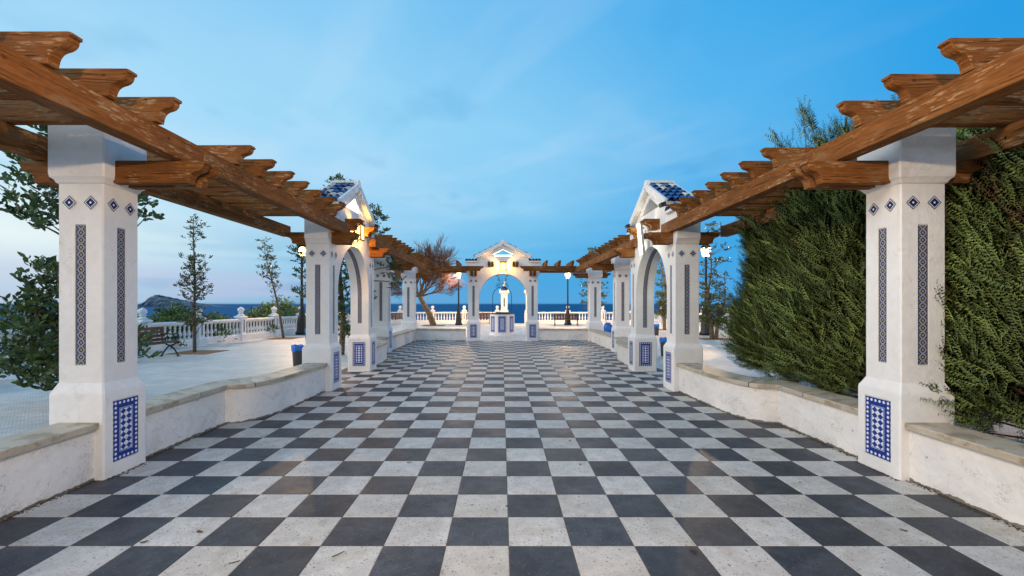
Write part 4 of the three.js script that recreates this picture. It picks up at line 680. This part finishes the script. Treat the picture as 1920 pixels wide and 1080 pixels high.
{ // leaning slender tree
  const d = 21, x = at(532, d); pit(x, d, 1.3); const lx = at(495, d) - x;
  leafTree('slender_tree', 'slender young tree leaning away from its base, near the tall lantern post', 'tree', [x, 0, -d], [[[0, -0.05, 0, 0.06], [lx * 0.25, 1.3, 0, 0.05], [lx * 0.6, 2.6, 0, 0.03], [lx * 0.95, 3.9, 0, 0.014], [lx, 4.5, 0, 0.005]]],
    layers(37, [[1.9, 0.25, 3, 0.1, 16], [2.4, 0.4, 6, 0.13, 30], [2.8, 0.45, 8, 0.14, 36], [3.2, 0.42, 8, 0.14, 34], [3.6, 0.36, 7, 0.13, 30], [4.0, 0.3, 6, 0.11, 22], [4.35, 0.2, 4, 0.08, 12]], [lx, 0], 4.5), 0.08, PAL.olive, 37, 'trees on the terrace');
}
{ // broad-leaved tree behind the near column
  const d = 7.0, x = at(175, d), R = mulberry(41), tf = []; const T = (px, py, r, n, dz = 0) => { const dd = d - dz; tf.push([at(px, dd) - x, hy(py, dd), dz, r, n]); };
  for (const [px, py, r, n] of [[70, 250, 0.12, 40], [92, 246, 0.1, 30], [45, 300, 0.14, 50], [85, 320, 0.2, 90], [55, 350, 0.18, 80], [110, 350, 0.16, 60], [40, 388, 0.16, 70], [75, 395, 0.2, 90], [110, 385, 0.16, 60], [60, 415, 0.12, 44], [95, 420, 0.1, 30], [140, 300, 0.25, 80], [180, 340, 0.25, 80], [240, 380, 0.2, 60], [282, 398, 0.09, 24], [276, 378, 0.07, 14], [215, 300, 0.2, 50], [180, 440, 0.3, 90],
    [75, 510, 0.14, 50], [105, 520, 0.16, 60], [70, 540, 0.18, 70], [100, 545, 0.2, 80], [45, 570, 0.16, 60], [85, 580, 0.2, 90], [115, 570, 0.18, 70], [35, 595, 0.18, 70], [70, 605, 0.22, 110], [105, 600, 0.22, 100], [55, 635, 0.24, 130], [95, 635, 0.24, 130], [30, 660, 0.18, 90], [70, 665, 0.24, 130], [108, 665, 0.22, 120], [40, 692, 0.18, 90], [80, 695, 0.2, 110], [115, 695, 0.18, 90], [75, 722, 0.12, 50], [105, 722, 0.14, 60], [18, 690, 0.12, 44], [150, 620, 0.3, 110], [190, 660, 0.3, 110], [240, 640, 0.22, 60], [270, 668, 0.08, 20], [268, 645, 0.06, 10]]) T(px, py, r, n, (R() - 0.5) * 0.9);
  leafTree('broadleaf_tree', 'bushy glossy broad-leaved tree growing behind the tiled column by the benches', 'tree', [x, 0, -d], [[[0, -0.05, 0, 0.09], [-0.1, 0.8, 0, 0.08], [-0.3, 1.6, 0, 0.06], [-0.35, 2.6, 0, 0.045], [-0.5, 3.6, 0, 0.02]], [[0, 0.3, 0, 0.05], [0.15, 1.2, 0.1, 0.035], [0.3, 2.4, 0, 0.02]], [[-0.1, 0.5, 0, 0.05], [-0.6, 1.0, 0.1, 0.03], [-0.9, 1.5, 0, 0.015]]], tf, 0.112, PAL.deep, 43, 'trees on the terrace', [1.45, 1.1]);
}
{ // tree behind the lantern-lit arch
  const d = 14.2, x = at(640, d), R = mulberry(47), tf = [];
  for (const [px, py, r, n] of [[630, 345, 0.2, 80], [650, 352, 0.16, 60], [615, 360, 0.16, 50], [700, 398, 0.16, 60], [712, 410, 0.2, 80], [695, 425, 0.2, 80], [715, 432, 0.12, 40], [655, 400, 0.4, 150], [620, 420, 0.4, 150], [553, 472, 0.12, 40], [566, 488, 0.16, 60], [560, 512, 0.14, 50], [575, 530, 0.16, 60], [556, 548, 0.12, 40], [572, 556, 0.14, 50], [590, 480, 0.3, 120], [600, 540, 0.35, 130], [640, 480, 0.4, 180], [650, 520, 0.35, 200], [642, 555, 0.35, 220], [652, 590, 0.35, 220], [640, 615, 0.3, 200], [660, 622, 0.25, 130], [690, 470, 0.35, 140], [730, 500, 0.25, 80], [735, 470, 0.2, 60], [742, 530, 0.2, 60], [690, 560, 0.3, 120], [625, 580, 0.3, 160]]) { const dz = (R() - 0.5) * 1.2, dd = d - dz; tf.push([at(px, dd) - x, hy(py, dd), dz, r, n]); }
  leafTree('broadleaf_tree', 'leafy tree rising behind the roof of the lantern-lit arch', 'tree', [x, 0, -d], [[[0, -0.05, 0, 0.1], [0.05, 1.2, 0, 0.08], [-0.05, 2.6, 0, 0.06], [0.1, 4, 0, 0.03], [0, 5, 0, 0.012]]], tf, 0.1, PAL.deep, 48, 'trees on the terrace', [1.4, 1.05]);
}
{ // trees on the conifer side
  let d = 27.9, x = at(1246, d); pit(x, d);
  leafTree('slender_tree', 'slender lamp-lit tree seen through the strip-lit arch', 'tree', [x, 0, -d], [[[0, -0.05, 0, 0.11], [-0.05, 1.4, 0, 0.09], [0.06, 2.6, 0, 0.06], [-0.2, 4.0, 0, 0.03], [-0.1, 5.2, 0, 0.01]]], layers(53, [[0.95, 0.5, 10, 0.25, 80], [1.5, 0.6, 9, 0.25, 70], [2.1, 0.55, 8, 0.22, 60], [2.7, 0.45, 7, 0.2, 46], [3.3, 0.5, 7, 0.18, 36], [3.9, 0.45, 6, 0.17, 30], [4.5, 0.3, 5, 0.15, 24], [5, 0.2, 3, 0.12, 18]]), 0.11, PAL.olive, 53, 'trees on the terrace');
  d = 20.7; x = at(1338, d); pit(x, d, 1.4);
  leafTree('many_stemmed_tree', 'many-stemmed leafy tree by the tall lantern post next to the conifers', 'tree', [x, 0, -d], [[[-0.08, -0.05, 0, 0.1], [-0.12, 0.7, 0, 0.08], [-0.25, 1.8, 0, 0.05], [-0.1, 3.2, 0, 0.03], [-0.3, 4.7, 0, 0.012]], [[0.08, -0.05, 0.05, 0.09], [0.15, 0.7, 0.1, 0.07], [0.45, 1.7, 0.1, 0.04], [0.5, 2.8, 0, 0.02]], [[0.0, -0.05, -0.08, 0.07], [0.0, 0.8, -0.2, 0.05], [-0.35, 2, -0.2, 0.03]]],
    layers(57, [[0.8, 0.6, 12, 0.25, 80], [1.3, 0.75, 14, 0.26, 80], [1.8, 0.7, 11, 0.24, 60], [2.3, 0.75, 8, 0.2, 40], [2.8, 0.65, 7, 0.17, 30], [3.4, 0.6, 7, 0.16, 30], [4.0, 0.55, 6, 0.15, 26], [4.7, 0.4, 6, 0.14, 26], [5.1, 0.25, 3, 0.12, 20]]), 0.1, PAL.olive, 57, 'trees on the terrace');
  d = 31; x = at(1113, d);
  leafTree('slender_tree', 'slim leafy tree behind the corner column by the far bench', 'tree', [x, 0, -d], [[[0.1, -0.05, 0, 0.1], [0.1, 1.2, 0, 0.08], [0, 2.8, 0, 0.05], [-0.2, 4.2, 0, 0.02], [-0.3, 5.2, 0, 0.01]]], layers(61, [[1.5, 0.6, 7, 0.25, 60], [2.1, 0.8, 9, 0.26, 60], [2.8, 0.85, 9, 0.25, 50], [3.4, 0.8, 8, 0.22, 40], [4.2, 0.6, 6, 0.2, 36], [5, 0.45, 6, 0.17, 30]]), 0.12, PAL.olive, 61, 'trees on the terrace');
}
// shrubs on the bank outside the balustrade
function shrub(px, d, top, rx, seed, label) {
  d = (13.3157 + rx * 0.95) / ((VX - px) / F + 0.103); const x = at(px, d), R = mulberry(seed), base = -0.55, tf = []; const h = top - base; for (let k = 0; k < 34; k++) { const a = R() * 6.28, q = Math.sqrt(R()) * rx, e = 1 - (q / rx) ** 2; tf.push([Math.cos(a) * q, h * (0.25 + 0.62 * Math.sqrt(Math.max(0.03, e)) * (0.6 + 0.4 * R())), Math.sin(a) * q * 0.8, 0.32, 130]); }
  leafTree('shrub', label, 'shrub', [x, base, -d], [[[0, -0.1, 0, 0.06], [0.05, h * 0.3, 0, 0.05], [0, h * 0.6, 0, 0.02]]], tf, 0.09, PAL.hedge, seed, 'green shrubs outside the balustrade');
}
shrub(335, 16.9, 1.72, 1.05, 71, 'tall green shrub rising behind the straight slender tree and balustrade');
shrub(285, 15.9, 1.22, 0.95, 72, 'low green shrub behind the balustrade by the bench'); shrub(410, 19, 1.12, 0.95, 73, 'lowest green shrub, wedged between two ball finials past the straight slender tree');
shrub(478, 22.6, 1.36, 0.8, 78, 'small green shrub right beside the big rounded shrub'); shrub(522, 24.6, 1.98, 1.25, 74, 'big rounded green shrub behind the leaning slender tree');
shrub(30, 12.6, 1.25, 1.2, 75, 'green shrub outside the balustrade behind the broad-leaved tree'); shrub(90, 13.2, 1.2, 1.2, 76, 'green shrub outside the balustrade hidden by the column and broad-leaved tree'); shrub(385, 17.9, 1.3, 0.6, 77, 'narrow green shrub behind the foot of the straight slender tree');
console.log('leaf trees');

// ---------------------------------------------------------------- tamarisk: leaning trunk, fine bare twigs
{
  const d = 33.5, x = at(813, d), t = thing('tamarisk_tree', 'leaning tamarisk with fine bare twigs beside a lantern post', 'tree', [x, 0, -d], 0, 'trees on the terrace'); pit(x, d, 1.6);
  const R = mulberry(83), wood = [], tw = [], V = (a, b, c) => new THREE.Vector3(a, b, c), p0 = V(0, -0.05, 0), fork = V(at(787, d) - x, hy(556, d), 0);
  const tr = [p0, V(-0.35, 0.9, 0.02), V(-0.75, 1.6, 0), fork]; wood.push(taperTube(new THREE.CatmullRomCurve3(tr).getPoints(10), Array.from({ length: 11 }, (_, i) => 0.23 - 0.008 * i), 9));
  function grow(P, D, len, r, lev) {
    const n = lev < 2 ? 6 : 4, pts = [P.clone()], rad = [r]; let q = P.clone(), dir = D.clone().normalize();
    for (let i = 1; i <= n; i++) { dir.add(V((R() - 0.5) * 0.34, (R() - 0.42) * 0.3, (R() - 0.5) * 0.34)).normalize(); q = q.clone().addScaledVector(dir, len / n); pts.push(q); rad.push(r * (1 - 0.62 * i / n)); }
    (lev < 3 ? wood : tw).push(taperTube(pts, rad, lev < 2 ? 7 : lev < 4 ? 4 : 3));
    if (lev >= 5) return; const kids = [4, 6, 6, 6, 5][lev];
    for (let k = 0; k < kids; k++) { const i = Math.min(n, Math.max(1, Math.round(n * (0.35 + 0.65 * (k + R()) / kids)))); const b = pts[i].clone().sub(pts[i - 1]).normalize().add(V((R() - 0.5) * 1.25, (R() - 0.42) * 0.9, (R() - 0.5) * 1.25)).normalize(); grow(pts[i], b, len * (0.5 + 0.25 * R()), Math.max(0.0085, rad[i] * 0.58), lev + 1); }
  }
  for (const [px, py, dz] of [[742, 548, 0.4], [750, 528, -0.3], [764, 516, 0.6], [797, 488, 0.2], [812, 495, -0.5], [826, 512, 0.5], [836, 532, 0.2], [786, 510, -0.6], [832, 548, -0.4], [815, 525, 0.9]]) { const e = V(at(px, d) - x, hy(py, d), dz), dv = e.clone().sub(fork); grow(fork, dv, dv.length() * 0.82, 0.085, 1); }
  part('trunk', mergeGeometries(wood), M.bark, t); part('twigs', mergeGeometries(tw), M.twig, t);
}
console.log('tamarisk');
// ---------------------------------------------------------------- conifers beside the walk
const sprayGeo = (() => { // a flat feathery spray: stem and scale-leaved side shoots
  const p = [], n = [], idx = []; const R = mulberry(91); const tri = (a, b, c) => { const k = p.length / 3; p.push(...a, ...b, ...c); for (let i = 0; i < 3; i++) n.push(0, 0.25, 0.97); idx.push(k, k + 1, k + 2); };
  const L = 0.17; tri([-0.0035, 0, 0], [0.0035, 0, 0], [0, L, 0]);
  for (let k = 0; k < 11; k++) { const y = L * (0.08 + 0.86 * k / 11), s = k & 1 ? 1 : -1, len = 0.052 * (1 - 0.55 * k / 11) * (0.8 + 0.4 * R()), z = (R() - 0.5) * 0.03; tri([0, y, 0], [0, y + 0.011, 0], [s * len * 0.75, y + len * 0.72, z]); tri([s * len * 0.3, y + len * 0.28, z * 0.4], [s * len * 0.34, y + len * 0.4, z * 0.4], [s * len * 0.85, y + len * 0.35, z * 0.6]); }
  const g = new THREE.BufferGeometry(); g.setAttribute('position', new THREE.Float32BufferAttribute(p, 3)); g.setAttribute('normal', new THREE.Float32BufferAttribute(n, 3)); g.setIndex(idx); return g;
})();
function conifer(x, d, h, rx, rz, seed, label, plumes, wisps = []) {
  const t = thing('conifer', label, 'conifer', [x, 0, -d], 0, 'dense conifers beside the walk'), R = mulberry(seed), mats = [], cols = [], limbs = [], Y = new THREE.Vector3(0, 1, 0), q = new THREE.Quaternion(), q2 = new THREE.Quaternion(), S = new THREE.Vector3();
  const col = new THREE.Color(); const prof = (v) => v < 0.12 ? 0.80 + 1.4 * v : v < 0.62 ? 0.97 + 0.06 * Math.sin(v * 9) : 0.97 * Math.sqrt(Math.max(0, 1 - ((v - 0.62) / 0.40) ** 2));
  const lump = (a, v) => 0.80 + 0.36 * fbm(a * 1.6 + 20, v * 5, 64, 64, seed, 3);
  const plume = (P, D, len, n, tone, dead) => {
    const dir = D.clone().normalize(); const side = new THREE.Vector3().crossVectors(dir, new THREE.Vector3(R() - 0.5, R() - 0.5, R() - 0.5)).normalize();
    for (let k = 0; k < n; k++) {
      const f = k / n, w = (1 - f) * 0.34 * len + 0.02, P2 = P.clone().addScaledVector(dir, f * len).addScaledVector(side, (R() - 0.5) * w).add(new THREE.Vector3((R() - 0.5) * w, (R() - 0.5) * w * 0.6, (R() - 0.5) * w));
      const dd = dir.clone().add(new THREE.Vector3((R() - 0.5) * 1.05, (R() - 0.35) * 0.8, (R() - 0.5) * 1.05)).normalize(); q.setFromUnitVectors(Y, dd); const zz = new THREE.Vector3(0, 0, 1).applyQuaternion(q), xx = new THREE.Vector3(1, 0, 0).applyQuaternion(q), ow = new THREE.Vector3(P.x, 0.5, P.z); q2.setFromAxisAngle(Y, Math.atan2(ow.dot(xx), ow.dot(zz)) + (R() + R() - 1) * 1.1); q.multiply(q2); const s = 0.72 + R() * 0.6; S.set(s, s * (0.9 + 0.3 * R()), s);
      mats.push(new THREE.Matrix4().compose(P2, q, S)); const b = tone * (0.8 + 0.4 * R()), y = R() * 0.5; cols.push(dead ? [0.16 * b, 0.105 * b, 0.05 * b] : [(0.15 + 0.1 * y) * b, (0.225 + 0.05 * y) * b, (0.07 - 0.025 * y) * b]);
    }
  };
  for (let k = 0; k < plumes; k++) {
    const v = Math.pow(R(), 0.85), a = R() * 6.283, in_ = R() < 0.85 ? 0.9 + 0.13 * R() : 0.5 + 0.4 * R(), gap = fbm(a * 2.2 + 7, v * 7 + 3, 64, 64, seed + 9, 3) < 0.40, r = prof(v) * lump(a, v) * (gap ? Math.min(in_, 0.74) : in_), P = new THREE.Vector3(Math.cos(a) * rx * r, 0.34 + v * (h - 0.55), Math.sin(a) * rz * r);
    const D = new THREE.Vector3(Math.cos(a) * (0.75 - 0.2 * v), 0.55 + 0.55 * v + 0.3 * R() - (v < 0.12 ? 0.5 : 0), Math.sin(a) * (0.75 - 0.2 * v)).add(new THREE.Vector3((R() - 0.5) * 1.0, (R() - 0.5) * 0.4, (R() - 0.5) * 1.0));
    plume(P, D, 0.2 + 0.34 * R(), 15, (0.5 + 0.75 * R()) * (0.6 + 0.9 * fbm(a * 3 + 31, v * 9, 64, 64, seed + 13, 3)), gap && R() < 0.35);
    if (k % 7 === 0) { const A = new THREE.Vector3(0, Math.max(0.2, P.y - 0.7 - R() * 0.5), 0), b = bend(A, P, R, 0.15, 4); limbs.push(taperTube(b, [0.03, 0.022, 0.015, 0.01, 0.005], 5)); }
  }
  for (const [wx, wy, wz, dx, dy, dz, len] of wisps) { const P = new THREE.Vector3(wx, wy, wz), D = new THREE.Vector3(dx, dy, dz); plume(P, D, len, Math.round(34 * len / 0.5), 0.9); limbs.push(taperTube([P, P.clone().addScaledVector(D.clone().normalize(), len)], [0.008, 0.002], 4)); }
  const im = new THREE.InstancedMesh(sprayGeo, M.spray, mats.length); mats.forEach((m, i) => { im.setMatrixAt(i, m); im.setColorAt(i, col.setRGB(...cols[i])); });
  im.name = 'foliage'; im.castShadow = im.receiveShadow = true; im.userData = { kind: 'stuff' }; t.add(im);
  const trunk = []; for (let k = 0; k < 5; k++) { const a = k * 1.26, b = bend(new THREE.Vector3(Math.cos(a) * 0.1, -0.05, Math.sin(a) * 0.1), new THREE.Vector3(Math.cos(a) * rx * 0.5, h * 0.75, Math.sin(a) * rz * 0.5), R, 0.1, 6); trunk.push(taperTube(b, b.map((_, i) => 0.055 - 0.007 * i), 7)); }
  part('trunk', mergeGeometries(trunk), M.bark, t); part('branches', mergeGeometries(limbs), M.bark, t);
}
conifer(5.52, 7.75, 3.75, 1.22, 1.15, 101, 'dense green conifer next to the many-stemmed tree and strip-lit arch', 3600);
conifer(5.2, 6.1, 3.75, 1.22, 1.15, 102, 'dense green conifer with tall wispy leaders, touching the tiled column', 3600, [[-0.95, 3.25, -0.3, -0.12, 1, 0, 1.0], [-0.8, 3.2, -0.2, 0.15, 1, 0, 0.8], [-0.95, 3.25, -0.2, -0.8, 0.8, 0, 0.75], [-0.7, 3.2, 0, 0.35, 1, 0, 0.85], [-0.9, 3.3, 0, -0.4, 1, 0, 0.8], [-0.6, 3.3, -0.2, 0.1, 1, 0, 0.7], [-0.8, 3.2, 0, -1, 0.5, 0, 0.8]]);
conifer(5.36, 4.1, 3.3, 1.22, 1.2, 103, 'dense green conifer on the entrance side of the tiled column', 3600, [[-0.4, 2.8, 0.2, -0.2, 1, 0, 0.8], [-0.1, 2.8, 0.1, 0.2, 1, 0, 0.9], [0.2, 2.9, 0, 0.1, 1, 0.1, 0.8]]);
console.log('conifers');
// ---------------------------------------------------------------- island
{
  const D = 3745, N = 90, K = 22, pos = [], idx = []; const prof = [[278, 575], [281, 566], [287, 560], [291, 553], [296, 552.6], [304, 554.5], [320, 557.5], [340, 562], [356, 566], [372, 568.5], [390, 571], [405, 573], [424, 575.2]];
  for (let i = 0; i <= N; i++) { const px = 276 + 150 * i / N; let a = 0; while (a < prof.length - 2 && px > prof[a + 1][0]) a++; const f = clamp((px - prof[a][0]) / (prof[a + 1][0] - prof[a][0])), py = prof[a][1] + (prof[a + 1][1] - prof[a][1]) * f, H = Math.max(0, hy(py, D) + 20);
    for (let k = 0; k <= K; k++) { const w = k / K * 2 - 1, s = Math.pow(Math.max(0, 1 - w * w), 0.6), n = fbm(i * 0.5, k * 0.7, 512, 512, 955, 5); pos.push(at(px, D), -22 + H * s * (Math.abs(w) < 0.12 ? 1 : 0.72 + 0.36 * n) + (s > 0 ? 2 : 0), -(D + w * 130 + (n - 0.5) * 60)); } }
  for (let i = 0; i < N; i++) for (let k = 0; k < K; k++) { const a = i * (K + 1) + k; idx.push(a, a + K + 1, a + K + 2, a, a + K + 2, a + 1); }
  const g = meshFrom(pos, idx, 0.2); const rock = dataTex(512, 512, (u, v) => { const n = fbm(u * 12, v * 12, 12, 12, 961, 6), g2 = sstep(0.5, 0.6, fbm(u * 9, v * 9, 9, 9, 967, 5)); const b = 112 + (n - 0.5) * 110; return [b * (0.92 - 0.16 * g2), b * (0.98 - 0.1 * g2), b * (1.04 - 0.16 * g2)]; }, 260, 260);  // bluish haze of distance is mixed into the grey rock colour
  structure('rocky_island', boxUV(g), std({ map: rock, roughness: 1, side: THREE.DoubleSide }), 'wedge-shaped rocky island on the sea horizon', 'island');
}
// ---------------------------------------------------------------- litter on the floor: dry leaves and twigs
{
  const dry = std({ color: new THREE.Color().setRGB(0.10, 0.06, 0.03), roughness: 0.9, side: THREE.DoubleSide }), R = mulberry(131);
  const fl = (px, py) => { const d = F * EYE / (py - VY); return [at(px, d), 0.003, -d]; };
  const lg = (() => { const p = [], i = []; const N = 10; p.push(0, 0.004, 0); for (let k = 0; k < N; k++) { const a = k / N * 6.283; p.push(Math.cos(a) * 0.03 * (1 + 0.3 * Math.cos(a)), 0.002 + 0.006 * Math.sin(a * 2) ** 2, Math.sin(a) * 0.014); } for (let k = 0; k < N; k++) i.push(0, 1 + (k + 1) % N, 1 + k); const g = meshFrom(p, i, 2); return g; })();
  for (const [px, py, k] of [[1068, 827, 1], [373, 998, 1.2], [268, 1018, 1], [766, 868, 1], [1088, 872, 0.9], [1298, 1030, 1.3], [721, 768, 1], [1696, 996, 1], [950, 950, 0.8], [1500, 905, 0.7], [884, 948, 0.6]]) { const t = thing('dry_leaf', 'small dry brown leaf lying on the checkerboard floor', 'leaf', fl(px, py), R() * 6, 'dry leaves on the floor'); part('blade', lg, dry, t).scale.setScalar(k * 0.8); }
  for (const [px, py, r, L] of [[634, 1040, 0.9, 0.085], [440, 1055, 0.6, 0.06]]) { const t = thing('dry_twig', 'thin dry twig lying on a pale floor slab', 'twig', fl(px, py), r, 'dry twigs on the floor'); part('stem', taperTube([[-L / 2, 0.002, 0], [0, 0.004, 0.008], [L / 2, 0.002, 0]], [0.003, 0.003, 0.002], 5), dry, t); }
}
{ // soil, grit and bits of leaf gathered along the foot of the walls
  const R = mulberry(141), gs = [], base = new THREE.IcosahedronGeometry(1, 0); base.deleteAttribute('uv');
  const run = (x0, d0, x1, d1, n, nx) => { for (let i = 0; i < n; i++) { const t = R(), q = R() * R() * 0.07 + 0.002, k = 0.003 + R() * R() * 0.011; gs.push(base.clone().scale(k * (0.7 + R()), k * 0.4, k * (0.7 + R())).rotateY(R() * 6).translate(x0 + (x1 - x0) * t + nx * q, 0.002, -(d0 + (d1 - d0) * t))); } };
  for (const s of [-1, 1]) { run(s * 3.56, 2.2, s * 3.56, 4.05, 420, -s); run(s * 3.47, 4.05, s * 3.47, 4.55, 90, -s); run(s * 3.56, 4.55, s * 3.56, 5.98, 300, -s); run(s * 3.14, 7, s * 3.11, 8.15, 130, -s); run(s * 3.28, 6.1, s * 3.14, 7, 100, -s); }
  const m = structure('floor_grit', mergeGeometries(gs), std({ color: new THREE.Color().setRGB(0.075, 0.05, 0.03), roughness: 1 }), 'brown grit and leaf bits gathered along the wall feet', 'grit'); m.userData.kind = 'stuff';
}
renderer.render(scene, camera);
